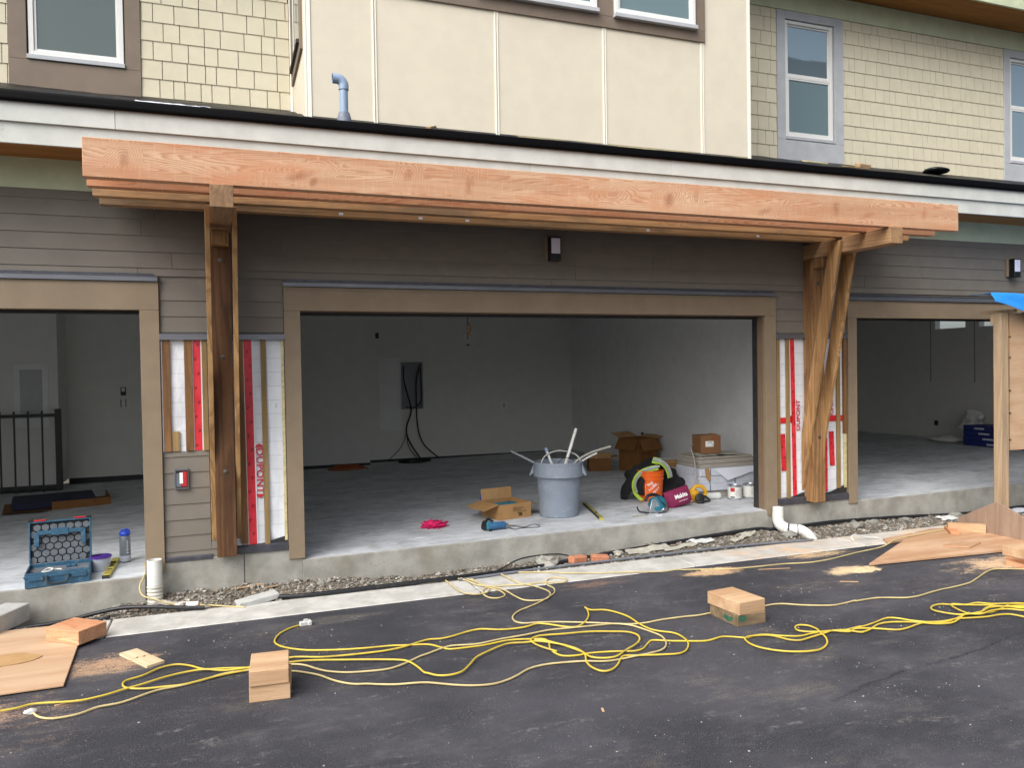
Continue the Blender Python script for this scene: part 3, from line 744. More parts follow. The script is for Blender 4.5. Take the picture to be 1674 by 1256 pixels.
def window(x0, x1, z0, z1, y, mat='window_glass', rail=None, mat2=None, sill='grey_primer', axis='x', rec=.03):
    """vinyl window: frame with inner sash, pane(s), sill; x range, z range at wall face y"""
    f = .045
    mb = MB(); mb.box(x0, x0+f, y-.012, y+.05, z0, z1).box(x1-f, x1, y-.012, y+.05, z0, z1).box(x0+f, x1-f, y-.012, y+.05, z0, z0+f).box(x0+f, x1-f, y-.012, y+.05, z1-f, z1)
    fr = obj('window', mb, 'white_vinyl', H, bevel=.003)
    def pane(a, b, c, d, m, yy):
        s = .022; mb = MB(); mb.box(a, a+s, yy-.010, yy+.02, c, d).box(b-s, b, yy-.010, yy+.02, c, d).box(a+s, b-s, yy-.010, yy+.02, c, c+s).box(a+s, b-s, yy-.010, yy+.02, d-s, d)
        obj('sash', mb, 'white_vinyl', fr, bevel=.002); bx('pane', a+s, b-s, yy+.002, yy+.010, c+s, d-s, m, fr)
    if rail:
        bx('meeting_rail', x0+f, x1-f, y-.008, y+.04, rail-.022, rail+.022, 'white_vinyl', fr, bevel=.002)
        pane(x0+f+.002, x1-f-.002, rail+.024, z1-f-.002, mat, y+.02); pane(x0+f+.002, x1-f-.002, z0+f+.002, rail-.024, mat2 or mat, y+.004)
    else: pane(x0+f+.002, x1-f-.002, z0+f+.002, z1-f-.002, mat, y+.014)
    bx('window_sill', x0-.012, x1+.012, y-.045, y+.02, z0-.045, z0-.002, sill, H, bevel=.003)
def surround(x0, x1, z0, z1, wx0, wx1, wz0, wz1, y, mat):
    bx('window_trim', x0, wx0, y-.020, y+.01, z0+.0, z1, mat, H, bevel=.002) if False else None
    bx('window_trim', x0, wx0-.014, y-.020, y+.088, wz0-.05, z1, mat, H, bevel=.002); bx('window_trim', wx1+.014, x1, y-.020, y+.088, wz0-.05, z1, mat, H, bevel=.002)
    bx('window_trim', x0, x1, y-.020, y+.088, z0, wz0-.0515, mat, H, bevel=.002); bx('window_trim', wx0-.0135, wx1+.0135, y-.020, y+.088, wz1+.006, z1, mat, H, bevel=.002)
gen = list(shingle_wall('shingle_wall', -3.2, XL-.03, 4.246, 5.95, 5, [(-1.888, -.735, 3, 8)]))
gen += list(shingle_wall('shingle_wall', XR+.0, 13.2, 4.221, 6.45, 9, [(7.105, 8.245, 3, 6.47), (11.39, 12.52, 3, 6.47)]))
# those that show are pieces of their own, the rest (hidden behind the bay or out of frame) stay joined
cnt = 0; rest = {}
for mb, w in gen:
    cx = sum(v[0] for v in mb.v)/8; cz = sum(v[2] for v in mb.v)/8
    vis = (-2.3 < cx < .70 and cz > 4.30 and cz < 5.45 and cx > -2.2) or (6.5 < cx < 12.0 and cz > 4.30)
    if vis and cnt < 296: obj('shingle', mb, 'cream_shingle', w); cnt += 1
    else: rest.setdefault(w.name, [w, MB()])[1].add(mb.v, mb.f)
for w, mb in rest.values(): obj('shingle_field', mb, 'cream_shingle', w)['kind'] = 'stuff'
bx('corner_board', XL-.028, XL-.004, YS-.02, YS+.01, 4.2, 7.5, 'cream_trim', H)
window(-1.72, -.89, 4.735, 6.2, YS+.005, 'window_glass_dark', sill='grey_primer'); surround(-1.888, -.735, 4.33, 6.4, -1.72, -.89, 4.735, 6.2, YS, 'brown_trim')
window(7.255, 8.075, 4.745, 6.33, YS+.018, 'window_glass', rail=5.57, mat2='window_glass_frosted'); surround(7.107, 8.243, 4.30, 6.448, 7.255, 8.075, 4.745, 6.33, YS, 'grey_primer')
window(11.53, 12.36, 4.745, 6.33, YS+.018, 'window_glass', rail=5.57); surround(11.392, 12.52, 4.30, 6.448, 11.53, 12.36, 4.745, 6.33, YS, 'grey_primer')
# bay windows with their brown band
window(2.40, 3.731, 5.375, 6.6, YB-.032, 'window_glass_frosted'); window(3.94, 4.934, 5.36, 6.6, YB-.032, 'window_glass_frosted')
for a, b, c, d in ((1.42, 5.068, 5.205, 5.325), (1.42, 2.385, 5.3265, 6.8), (3.746, 3.925, 5.3265, 6.8), (4.95, 5.068, 5.3265, 6.8)):
    bx('window_trim', a, b, YB-.022, YB-.0005, c, d, 'brown_trim', H, bevel=.002)
# side window of the bay (on its left return), seen edge-on
xr = XL
for a, b, c, d in ((.56, 1.60, 4.66, 4.79), (.56, .68, 4.79, 6.6), (1.48, 1.60, 4.79, 6.6)):
    bx('side_window_trim', xr-.024, xr-.0005, a, b, c, d, 'brown_trim', H, bevel=.002)
mb = MB(); mb.box(xr-.012, xr-.002, .69, .74, 4.80, 6.5).box(xr-.012, xr-.002, 1.42, 1.47, 4.80, 6.5).box(xr-.012, xr-.002, .74, 1.42, 4.80, 4.85)
sw = obj('side_window', mb, 'white_vinyl', H); bx('pane', xr-.008, xr-.003, .741, 1.419, 4.851, 6.5, 'window_glass', sw)
bx('side_window_sill', xr-.05, xr-.024, .66, 1.5, 4.755, 4.79, 'black_track', H)
# upper frieze, eave
bx('frieze_board', XR, 8.42, YS-.022, YS+.006, 6.452, 6.735, 'green_primer', H); bx('frieze_board', 8.423, 13.4, YS-.022, YS+.006, 6.452, 6.735, 'green_primer', H)
for i in range(6):
    y0 = 1.09 + i*.098; bx('eave_soffit_board', XR+.01, 13.6, y0, y0+.0965, 6.738, 6.752, 'soffit_cedar', H, bevel=.002)
bx('eave_fascia', XR+.01, 13.6, 1.055, 1.088, 6.715, 6.93, 'green_primer', H)
bx('upper_roof', -6.6, 13.6, 1.09, 8.0, 6.76, 6.93, 'neighbour_roof', H)
bx('upper_roof', XL-.4, XR+.3, .05, 8.0, 9.2, 9.35, 'neighbour_roof', H)
bx('upper_wall', -6.6, -3.2, YS, YS+.2, 3.9, 6.8, 'cream_panel', H); bx('upper_wall', -3.2, XL, YS+.02, YS+.2, 5.9, 6.8, 'cream_panel', H)

# interiors ---------------------------------------------------------
def iwall(x0, x1, y0, y1, z0=-.3, z1=2.75, mat='drywall', name='interior_wall'): return bx(name, x0, x1, y0, y1, z0, z1, mat, H)
bx('garage_ceiling', -6.6, 13.5, .191, 7.4, 2.75, 2.95, 'drywall', H); bx('upper_floor', -6.6, 13.5, .0, 8, 2.96, 3.30, 'drywall', H)
iwall(-6.6, -2.301, 5.92, 7.2, z0=.04); iwall(-2.3, -.26, 6.56, 7.2, z0=.04)
iwall(-6.65, -6.5, .195, 5.9)
iwall(-.26, -.10, .195, 7.2)
iwall(-.1, 2.309, 6.42, 7.2, z0=.03); iwall(2.31, 6.30, 6.76, 7.2, z0=.03)
iwall(6.30, 6.46, .195, 7.2, mat='drywall_fresh', z0=.02)
iwall(6.46, 13.5, 7.0, 7.2, z0=.06)
# far right wall with two high windows
WZ0, WZ1 = 2.25, 2.60
iwall(13.36, 13.5, .195, 7.0, z0=.06, z1=WZ0); iwall(13.36, 13.5, .195, 7.0, z0=WZ1)
for a, b in ((.195, 3.0), (3.73, 3.96), (4.70, 7.0)): iwall(13.36, 13.5, a, b, z0=WZ0, z1=WZ1)
for a, b in ((3.0, 3.73), (3.96, 4.70)):
    mb = MB(); mb.box(13.352, 13.49, a, a+.03, WZ0, WZ1).box(13.352, 13.49, b-.03, b, WZ0, WZ1).box(13.352, 13.49, a+.03, b-.03, WZ0, WZ0+.03).box(13.352, 13.49, a+.03, b-.03, WZ1-.03, WZ1)
    f_ = obj('high_window', mb, 'white_vinyl', H); bx('pane', 13.41, 13.415, a+.031, b-.031, WZ0+.031, WZ1-.031, 'clear_glass', f_)
for y in (4.78, 3.80): bx('wall_channel', 13.352, 13.3595, y-.006, y+.006, 1.22, 2.5, 'panel_box_grey', H)
for a, b, c, d in ((-6.5, -2.3, 5.905, 5.919), (-2.3, -.26, 6.545, 6.559), (-.1, 2.31, 6.405, 6.419), (2.31, 6.3, 6.745, 6.759)): bx('wall_gap', a, b, c+.013, d+.02, -.05, .04, 'black_track', H)
bx('wall_gap', 6.285, 6.31, .2, 6.7, -.05, .018, 'black_track', H); bx('wall_gap', 13.362, 13.5, .2, 7, -.05, .058, 'black_track', H)
# door in the left garage's back wall, panel cover and switch plates
bx('door_casing', -1.30, -1.20, 6.53, 6.559, .04, 2.25, 'drywall', H); bx('door_casing', -1.30, -.3, 6.53, 6.559, 2.25, 2.36, 'drywall', H); bx('interior_door', -1.19, -.35, 6.54, 6.559, .04, 2.24, 'grey_primer', H)
bx('patched_plaster', -2.86, -2.42, 5.908, 5.9195, .88, 1.80, 'drywall_fresh', H, bevel=.002); bx('access_panel', -2.78, -2.50, 5.900, 5.9075, 1.02, 1.72, 'grey_primer', H, bevel=.003)
bx('patched_plaster', 2.55, 2.95, 6.755, 6.7598, .55, 1.85, 'drywall_fresh', H); bx('switch_plate', -1.555, -1.48, 6.548, 6.559, 1.30, 1.43, 'black_track', H); bx('switch_face', -1.54, -1.495, 6.543, 6.5475, 1.36, 1.42, 'white_vinyl', H)
for x in (-1.56, -1.49): bx('wall_mark', x, x+.012, 6.553, 6.5595, 1.12, 1.24, 'black_track', H)
bx('socket_plate', 4.83, 4.97, 6.748, 6.759, .87, 1.01, 'white_vinyl', H, bevel=.003); bx('socket_face', 4.87, 4.93, 6.744, 6.7475, .90, .98, 'grey_primer', H)
bx('wall_socket', 6.292, 6.2995, 4.0, 4.06, .46, .56, 'black_track', H); bx('wall_socket', 13.35, 13.3595, 4.62, 4.70, .35, .45, 'black_track', H)
bx('wall_socket', 2.50, 2.56, 6.748, 6.759, 2.2, 2.3, 'black_track', H)

# neighbouring building across the alley: it stands in the window reflections and shades the alley
N = thing('neighbouring_building', 'grey building with pitched roof reflected in the upper window panes', 'building', (0, -15, RZ))
mb = MB(); mb.box(11, 32, -11, 0, 0, 13.2); obj('wall', mb, 'neighbour_siding', N)
mb = MB(); mb.prism([(.6, 13.1), (.6, 13.3), (-5.5, 16.9), (-11.6, 13.3), (-11.6, 13.1)], 10.5, 32.5, 'x'); obj('roof', mb, 'neighbour_roof', N)
for i in range(5):
    for zz in (1.0, 4.1, 7.0, 10.0):
        w_ = bx('window', 12+i*4.0, 13.6+i*4.0, .0, .04, zz, zz+1.5, 'white_vinyl', N); bx('pane', 12.1+i*4.0, 13.5+i*4.0, .041, .05, zz+.1, zz+1.4, 'window_glass', w_)

# ------------------------------------------------------------------ timber trellis over the middle bay
T = thing('timber_trellis', 'timber trellis of four long parallel beams on two braced wooden brackets over the middle garage', 'trellis', (3.05, 0, 0))
def loc_bar(name, x0, x1, y0, y1, z0, z1, mat, parent, bevel=.003):
    return obj(name, MB().box(x0-3.05, x1-3.05, y0, y1, z0, z1), mat, parent, bevel)
AT = 2.931
for i, (y, x0, x1, mat) in enumerate(((-1.205, -.857, 6.953, 'front_beam'), (-.925, -.875, 6.957, 'fir_beam'), (-.605, -.885, 6.95, 'fir_beam_old'), (-.30, -.882, 6.945, 'fir_beam_old'))):
    loc_bar('beam', x0, x1, y, y+.085, AT+.001, AT+.262, mat, T)
for xl, xr_, pb, dark in ((-.098, .057, .092, 1), (6.044, 6.199, .088, 0)):
    post = loc_bar('post', xl, xr_, -.158, -.006, pb, 2.770, 'fir_post_dark' if dark else 'fir_post', T)
    mb = MB(); mb.box(xl-3.05, xr_-3.05, -1.224, -.012, 2.773, AT)
    if dark: mb.v = [(v[0]+.02*(-v[1]/1.2), v[1], v[2]) for v in mb.v]
    arm = obj('arm', mb, 'fir_arm', T, bevel=.003)
    loc_bar('arm_block', xl+.012, xr_-.012, -.30, -.159, 2.66, 2.7715, 'fir_post', T)
    for s in (-1, 1):
        x0, x1 = (xl-.040, xl-.002) if s < 0 else (xr_+.002, xr_+.040)
        # brace: a slanted board with a plumb cut at the wall, built upright along its own axis
        mb = MB(); mb.prism([(-.006, .205), (-.006, .83), (-.455, 2.90), (-.618, 2.90)], x0-3.05, x1-3.05, 'x')
        if dark: mb.v = [(v[0]+.011*(v[2]-.2)/2.7, v[1], v[2]) for v in mb.v]
        b_ = obj('brace', mb, 'fir_brace', T, bevel=.003)
    xc = (xl+xr_)/2 - 3.05
    for zz in ((2.55, 1.751, .802) if dark else (2.5, .808)):
        m = Matrix.Translation((xc, -.157, zz)) @ Matrix.Rotation(PI/2, 4, 'X')
        mb = MB(); mb.lathe([(.019, 0), (.019, .003), (.011, .004), (.011, .010), (.004, .012)], (0, 0, 0), 16, m); obj('bolt', mb, 'bolt_zinc', post)

for x_ in (.93, 1.62, 2.05, 3.9, 5.2): loc_bar('chalk_mark', x_, x_+.035, -.3012, -.3002, 2.945, 2.965, 'paper', T, 0)
# wall lamps
def wall_lamp(x, z, label):
    L = thing('wall_lamp', label, 'lamp', (x, -.012, z), 0, 'wall lamps above the garage doors')
    bx('back_plate', -.075, .055, -.03, .0, -.105, .115, 'tan_trim', L, bevel=.002)
    mb = MB(); mb.box(-.055, .055, -.105, -.031, -.12, -.055).box(-.055, .055, -.105, -.031, .098, .11).box(-.055, .055, -.04, -.031, -.055, .098).box(-.055, -.047, -.105, -.04, -.055, .098).box(.047, .055, -.105, -.04, -.055, .098)
    obj('housing', mb, 'lamp_black', L, bevel=.002)
    bx('lens', -.046, .046, -.108, -.045, -.052, .096, 'lamp_lens', L, bevel=.004)
wall_lamp(3.01, 2.775, 'black box wall lamp with pale lens under the beams over the middle garage')
wall_lamp(9.25, 2.775, 'black box wall lamp with pale lens on the open siding above the right garage')
# electrical box on the siding
E_ = thing('meter_box', 'small metal box with red and black sticker on the siding beside the left post', 'electrical box', (-.362, -.012, .745))
bx('frame', -.055, .055, -.022, .004, -.085, .085, 'flashing_metal', E_, bevel=.003); bx('face', -.045, .045, -.0245, -.0225, -.070, .072, 'black_print', E_)
bx('red_sticker', .002, .040, -.0262, -.0248, -.062, .062, 'red_plastic', E_); bx('grey_sticker', -.04, -.002, -.0262, -.0248, -.062, .05, 'bottle_grey', E_)
bx('white_line', -.015, .01, -.0272, -.0264, -.035, .055, 'white_print', E_)

# roof clutter
P = thing('vent_pipe', 'grey blue plastic vent pipe with elbow rising from the low roof', 'pipe', (1.02, -.10, rz(-.10)))
mb = MB(); mb.lathe([(.064, -.03), (.060, .03), (.052, .055), (.047, .075)], (0, 0, 0), 24); obj('boot', mb, 'rubber_boot', P)
mb = MB(); mb.lathe([(.0365, -.02), (.0365, .285)], (0, 0, 0), 24); obj('pipe', mb, 'pvc_grey_blue', P)
mb = MB(); pts = [(0, 0, .275), (0, 0, .31)] + [(-.058*(1-math.cos(a)), 0, .31+.058*math.sin(a)) for a in (.3, .6, .9, 1.2, PI/2)] + [(-.095, 0, .368)]
mb.tube(pts, .0435, 20, caps=False, sub=2); mb.tube([(-.05, 0, .368), (-.0955, 0, .368)], .0385, 20, caps=False, sub=1); obj('elbow', mb, 'pvc_grey_blue', P, sharp=60)
mb = MB(); mb.tube([(-.062, 0, .368), (-.065, 0, .368)], .038, 20, sub=1); obj('opening', mb, 'black_track', P)
def roofthing(name, label, cat, x, y, sx, sy, sz, mat, rz_=0, group=None):
    mb = MB(); mb.box(-sx/2, sx/2, -sy/2, sy/2, 0, sz)
    o = obj(name, mb, mat, None, bevel=.004, origin=(0, 0, 0)); o.location = (x, y, rz(y)+.006); o.rotation_euler = (math.atan(SL), 0, rz_); return tag(o, label, cat, group)
roofthing('wood_scrap', 'small pale wood scrap lying on the low roof below the beige panels', 'wood scrap', 1.86, .12, .05, .22, .02, 'furring', -.5)
roofthing('wood_scrap', 'thin yellowish wood strip on the low roof below the grey trimmed window', 'wood scrap', 6.9, .75, .34, .10, .02, 'osb_strip', .05)
roofthing('wood_scrap', 'pinkish wood block on the low roof at the right corner of the grey window trim', 'wood scrap', 7.75, .85, .20, .09, .045, 'fir_block', .1)
roofthing('wood_scrap', 'flat pale offcut lying in front of the pinkish block on the low roof', 'wood scrap', 7.15, .35, .36, .09, .012, 'furring', .02)
roofthing('wood_scrap', 'pale wood offcut on the low roof at the far right edge', 'wood scrap', 10.9, .6, .25, .12, .03, 'fir_block', -.1)
mb = MB(); mb.blob((0, 0, .05), (.19, .15, .042), 3, .05, 1.5, 3, flat=0); o = obj('roof_vent', mb, 'black_pipe', None, origin=(0, 0, 0)); o.location = (9.25, 1.05, rz(1.05)); tag(o, 'low black rounded vent cap on the roof in front of the cream shingles', 'roof vent')
mb = MB(); mb.grid(lambda u, v: (-.62+.55*u, -.30+.06*v, rz(-.3+.06*v)+.014+.012*noise.noise(Vector((u*6, v*3, 1)))), 30, 5, thick=(0, 0, .004)); tag(obj('plastic_scrap', mb, 'paper', None), 'crumpled white plastic strip lying on the black low roof', 'plastic scrap')

# ------------------------------------------------------------------ cords traced over the road
CORDS = {"S1": [(0.503, -1.077), (0.461, -1.085), (0.39, -1.134), (0.319, -1.226), (0.282, -1.34), (0.287, -1.43), (0.339, -1.525), (0.446, -1.618), (0.556, -1.671), (0.705, -1.72), (0.856, -1.755), (1.012, -1.772), (1.125, -1.808), (1.257, -1.849), (1.324, -1.937), (1.366, -1.988), (1.44, -2.003), (1.609, -2.008), (1.793, -1.983), (1.944, -2.023), (2.026, -2.058), (2.03, -2.135), (1.992, -2.251), (1.997, -2.348), (2.03, -2.402), (2.111, -2.426), (2.194, -2.421), (2.303, -2.439), (2.404, -2.472), (2.495, -2.503), (2.57, -2.477), (2.653, -2.397), (2.707, -2.369), (2.799, -2.425), (2.923, -2.481), (3.021, -2.517), (3.085, -2.514), (3.172, -2.492), (3.24, -2.521), (3.31, -2.574), (3.337, -2.574), (3.42, -2.561), (3.493, -2.585), (3.575, -2.643), (3.678, -2.687), (3.78, -2.677), (3.873, -2.68), (3.959, -2.692), (4.036, -2.712), (4.202, -2.694), (4.157, -2.702), (4.232, -2.699), (4.355, -2.669), (4.49, -2.629), (4.551, -2.634), (4.595, -2.674), (4.631, -2.738), (4.702, -2.804), (4.789, -2.854), (4.892, -2.849), (5.085, -2.795), (5.185, -2.812), (5.327, -2.822), (5.471, -2.791), (5.654, -2.733), (5.739, -2.77), (5.835, -2.839)], "S2": [(0.108, -1.83), (-0.045, -1.773), (-0.166, -1.741), (-0.254, -1.642), (-0.341, -1.583), (-0.436, -1.61), (-0.522, -1.699), (-0.609, -1.749), (-0.625, -1.809), (-0.595, -1.88), (-0.501, -1.931), (-0.389, -1.945), (-0.276, -1.953), (-0.162, -1.917), (-0.044, -1.88), (0.107, -1.855), (0.212, -1.78), (0.353, -1.744), (0.433, -1.766), (0.54, -1.818), (0.649, -1.842), (0.799, -1.859), (0.954, -1.866), (1.076, -1.847), (1.175, -1.804), (1.278, -1.766), (1.365, -1.785), (1.451, -1.769), (1.584, -1.717), (1.685, -1.704), (1.81, -1.768), (1.936, -1.792), (2.015, -1.781), (2.104, -1.749), (2.173, -1.798), (2.259, -1.892), (2.334, -1.923), (2.425, -1.866), (2.519, -1.746), (2.579, -1.602), (2.591, -1.533), (2.601, -1.612), (2.703, -1.656), (2.761, -1.757), (2.789, -1.882), (2.782, -2.038), (2.795, -2.175), (2.842, -2.25), (2.907, -2.314), (2.915, -2.423), (2.883, -2.528), (2.805, -2.624), (2.727, -2.66), (2.641, -2.643), (2.51, -2.603), (2.44, -2.58), (2.366, -2.564), (2.274, -2.673), (2.194, -2.738), (2.13, -2.734), (2.102, -2.658), (2.11, -2.561), (2.151, -2.459), (2.158, -2.4), (2.131, -2.309), (2.082, -2.207), (2.026, -2.116), (1.956, -2.052)], "S3": [(-1.223, -1.97), (-1.147, -1.96), (-1.072, -1.933), (-0.977, -1.952), (-0.837, -1.986), (-0.715, -1.961), (-0.613, -1.91), (-0.507, -1.864), (-0.399, -1.802), (-0.285, -1.763), (-0.166, -1.759), (-0.044, -1.827), (0.108, -1.837), (0.209, -1.842), (0.345, -1.846), (0.425, -1.851), (0.532, -1.881), (0.674, -1.936), (0.816, -1.989), (0.991, -2.066), (1.055, -2.121), (1.091, -2.231), (1.109, -2.34), (1.128, -2.363), (1.174, -2.422), (1.248, -2.445), (1.328, -2.419), (1.408, -2.326), (1.483, -2.225), (1.582, -2.158), (1.695, -2.093), (1.773, -2.07), (1.869, -2.094), (1.959, -2.105), (2.03, -2.162), (2.1, -2.247), (2.148, -2.348), (2.159, -2.447), (2.173, -2.513), (2.242, -2.557), (2.322, -2.56), (2.434, -2.484), (2.543, -2.417), (2.614, -2.347), (2.646, -2.257), (2.611, -2.181), (2.523, -2.133), (2.367, -2.067), (2.192, -2.04), (2.08, -2.017), (1.997, -2.011), (1.93, -2.059), (1.922, -2.139), (1.953, -2.234), (2.005, -2.329)], "S4": [(-1.05, -2.041), (-1.004, -2.123), (-0.926, -2.174), (-0.808, -2.168), (-0.716, -2.108), (-0.594, -2.086), (-0.431, -1.986), (-0.298, -1.96), (-0.162, -1.917), (-0.044, -1.863), (0.107, -1.865), (0.209, -1.842), (0.362, -1.868), (0.434, -1.915), (0.497, -2.004), (0.561, -2.075), (0.667, -2.14), (0.785, -2.169), (0.892, -2.185), (0.969, -2.17), (1.055, -2.121), (1.149, -2.051), (1.214, -2.02), (1.316, -1.967), (1.401, -1.943), (1.562, -1.978), (1.747, -1.947), (1.93, -1.936), (2.125, -1.91), (2.305, -1.93), (2.488, -1.951), (2.611, -1.965), (2.706, -2.032), (2.751, -2.138), (2.782, -2.243), (2.796, -2.338), (2.755, -2.457), (2.684, -2.542), (2.584, -2.578), (2.459, -2.588), (2.337, -2.597), (2.224, -2.594), (2.092, -2.539), (1.93, -2.5), (1.821, -2.498), (1.722, -2.528), (1.622, -2.595), (1.534, -2.638), (1.446, -2.658), (1.334, -2.632), (1.222, -2.573), (1.097, -2.489), (1.014, -2.464), (0.913, -2.441), (0.816, -2.4), (0.752, -2.365), (0.686, -2.341), (0.624, -2.293), (0.564, -2.221), (0.505, -2.124), (0.435, -2.05), (0.356, -1.986), (0.24, -1.938)], "S5": [(1.785, -0.355), (1.793, -0.563), (1.809, -0.753), (1.878, -0.849), (1.972, -0.864), (2.034, -0.825), (2.058, -0.732), (2.023, -0.526), (1.972, -0.403), (1.886, -0.342), (1.95, -0.427), (1.995, -0.613), (2.104, -0.725), (2.173, -0.86), (2.191, -1.044), (2.224, -1.178), (2.316, -1.227), (2.408, -1.21), (2.484, -1.096), (2.493, -0.973), (2.438, -0.817), (2.354, -0.726), (2.326, -0.517), (2.308, -0.374)], "S6": [(1.853, -0.351), (1.956, -0.355), (2.025, -0.426), (2.038, -0.616), (2.083, -0.743), (2.135, -0.843), (2.131, -0.968), (2.059, -1.021), (1.989, -0.981), (1.976, -0.851), (2.025, -0.744), (2.112, -0.702), (2.222, -0.723), (2.387, -0.757), (2.565, -0.763), (2.698, -0.81), (2.766, -0.795), (2.778, -0.733), (2.717, -0.66), (2.621, -0.703), (2.571, -0.821), (2.583, -0.934), (2.533, -1.067), (2.445, -1.154), (2.335, -1.25), (2.186, -1.346), (2.081, -1.411), (1.993, -1.521), (1.976, -1.636), (2.024, -1.695), (2.117, -1.715), (2.253, -1.761), (2.411, -1.841), (2.565, -1.926), (2.718, -2.01), (2.838, -2.034), (2.983, -2.017), (3.117, -2.022), (3.183, -2.025), (3.289, -2.037), (3.455, -2.022), (3.656, -2.02), (3.875, -2.04), (3.972, -2.035), (4.059, -2.057), (4.156, -2.13), (4.261, -2.19), (4.38, -2.235), (4.493, -2.229), (4.624, -2.207), (4.625, -2.219), (4.829, -2.22), (4.94, -2.262), (5.049, -2.306), (5.173, -2.309), (5.313, -2.279), (5.491, -2.248), (5.614, -2.238), (5.788, -2.215), (5.907, -2.184), (6.063, -2.114), (6.403, -1.971), (6.568, -2.0), (6.7, -2.076), (6.889, -2.194)], "S7": [(2.476, -0.363), (2.672, -0.431), (2.929, -0.575), (3.196, -0.692), (3.475, -0.785), (3.695, -0.839), (3.868, -0.834), (3.93, -0.866), (4.075, -0.913), (4.305, -1.01), (4.471, -1.032), (4.645, -1.044), (4.882, -1.06), (5.155, -1.113), (5.448, -1.079), (5.82, -0.988), (6.191, -0.915)], "S8": [(5.717, -2.923), (5.611, -2.864), (5.527, -2.788), (5.437, -2.736), (5.334, -2.759), (5.239, -2.81), (5.175, -2.821), (5.075, -2.803), (4.963, -2.855), (4.835, -2.897), (4.72, -2.872), (4.619, -2.793), (4.527, -2.747), (4.444, -2.718), (4.339, -2.721), (4.206, -2.78), (4.122, -2.801), (4.078, -2.783), (4.112, -2.806), (4.079, -2.779), (4.028, -2.721), (3.95, -2.7), (3.855, -2.721), (3.719, -2.747), (3.607, -2.769), (3.547, -2.732), (3.515, -2.661), (3.472, -2.6), (3.355, -2.574), (3.306, -2.584), (3.276, -2.618), (3.258, -2.701), (3.279, -2.787), (3.345, -2.869), (3.429, -2.926), (3.533, -2.958), (3.632, -2.947), (3.736, -2.88), (3.807, -2.784), (3.834, -2.712), (3.87, -2.629), (3.863, -2.55), (3.814, -2.517), (3.756, -2.543), (3.728, -2.606), (3.772, -2.654), (3.865, -2.689), (3.947, -2.704), (4.038, -2.762), (4.128, -2.731), (4.255, -2.785), (4.362, -2.858), (4.45, -2.861), (4.574, -2.833), (4.677, -2.818), (4.757, -2.84), (4.84, -2.851), (4.944, -2.847), (5.061, -2.872), (5.179, -2.898), (5.299, -2.899), (5.376, -2.919), (5.407, -2.958), (5.423, -3.002), (5.494, -3.082)], "S9": [(5.823, -2.848), (5.703, -2.796), (5.584, -2.745), (5.475, -2.706), (5.397, -2.642), (5.288, -2.645), (5.185, -2.601), (5.127, -2.562), (5.041, -2.566), (4.972, -2.604), (4.946, -2.658), (4.976, -2.736), (5.032, -2.798), (5.132, -2.815), (5.239, -2.81), (5.379, -2.765), (5.482, -2.782), (5.656, -2.83), (5.776, -2.882), (5.807, -2.936), (5.74, -2.907), (5.622, -2.856), (5.489, -2.777), (5.414, -2.713), (5.282, -2.65), (5.207, -2.591), (5.164, -2.619), (5.142, -2.663), (5.116, -2.744), (5.118, -2.809), (5.191, -2.848), (5.327, -2.822), (5.46, -2.839), (5.543, -2.914), (5.648, -2.972)]}
G0 = RZ + .0085
def cordpts(k, lift, seedv):
    return [(x, y, G0 + lift + (.007 if y > -.80 else 0) + .003*abs(noise.noise(Vector((x*3, y*3, seedv))))) for x, y in CORDS[k]]
def cord(k, label, mat, lift=0, r=.0060, seedv=0, extra=None, pre=None):
    mb = MB(); pts = (pre or []) + cordpts(k, lift, seedv) + (extra or []); mb.tube(pts, r, 7, sub=4)
    return tag(obj('extension_cord', mb, mat, None, origin=pts[0]), label, 'cord', 'yellow extension cords on the asphalt')
c1 = cord('S1', 'bright yellow extension cord ending in a clear plug behind the two stacked blocks', 'yellow_cord', .0, seedv=1)
p0 = Vector(CORDS['S1'][0] + (G0,)); p1 = Vector(CORDS['S1'][1] + (G0,)); d = (p0-p1).normalized()
mb = MB(); ang = math.atan2(d.y, d.x); m = Matrix.Translation((p0.x, p0.y, G0+.004)) @ Matrix.Rotation(ang, 4, 'Z')
mb.box(-.03, .03, -.017, .017, -.012, .02, m); mb.box(.028, .055, -.028, .028, -.012, .022, m); mb.box(.0, .03, -.006, .006, .02, .036, m)
pl = obj('plug', mb, 'clear_plug', c1, bevel=.004)
cord('S2', 'bright yellow cord with a long loop left of the stacked blocks', 'yellow_cord', .005, seedv=2)
cord('S3', 'yellow cord running from the left frame edge under the blocks into the oval coil', 'yellow_cord', .010, seedv=3)
c4 = cord('S4', 'pale faded yellow cord forming the lowest long curve in front of the coil', 'pale_cord', .003, seedv=4)
q0 = CORDS['S4'][0]; mb = MB(); mb.blob((q0[0]-.01, q0[1], G0+.008), (.03, .02, .018), 2, .2, 2, 4); obj('plug', mb, 'clear_plug', c4)
cord('S5', 'pale yellow cord tangled on the kerb edge in front of the middle garage', 'pale_cord', .006, seedv=5)
cord('S6', 'pale cord looping off the kerb then running behind the green stained block to the right', 'pale_cord', .001, seedv=6)
e7 = [(6.3, -.93, -.224), (6.5, -.83, -.224), (7.0, -.72, -.224), (7.35, -.68, -.224)]
cord('S7', 'long pale cord lying along the kerb and climbing onto the right plywood sheet', 'pale_cord', .0, seedv=7, extra=e7)
cord('S8', 'bright yellow cord doubled back in a wide loop below the green stained block', 'yellow_cord', .006, seedv=8)
cord('S9', 'bright yellow cord bundled in flat loops at the right frame edge', 'yellow_cord', .012, seedv=9)
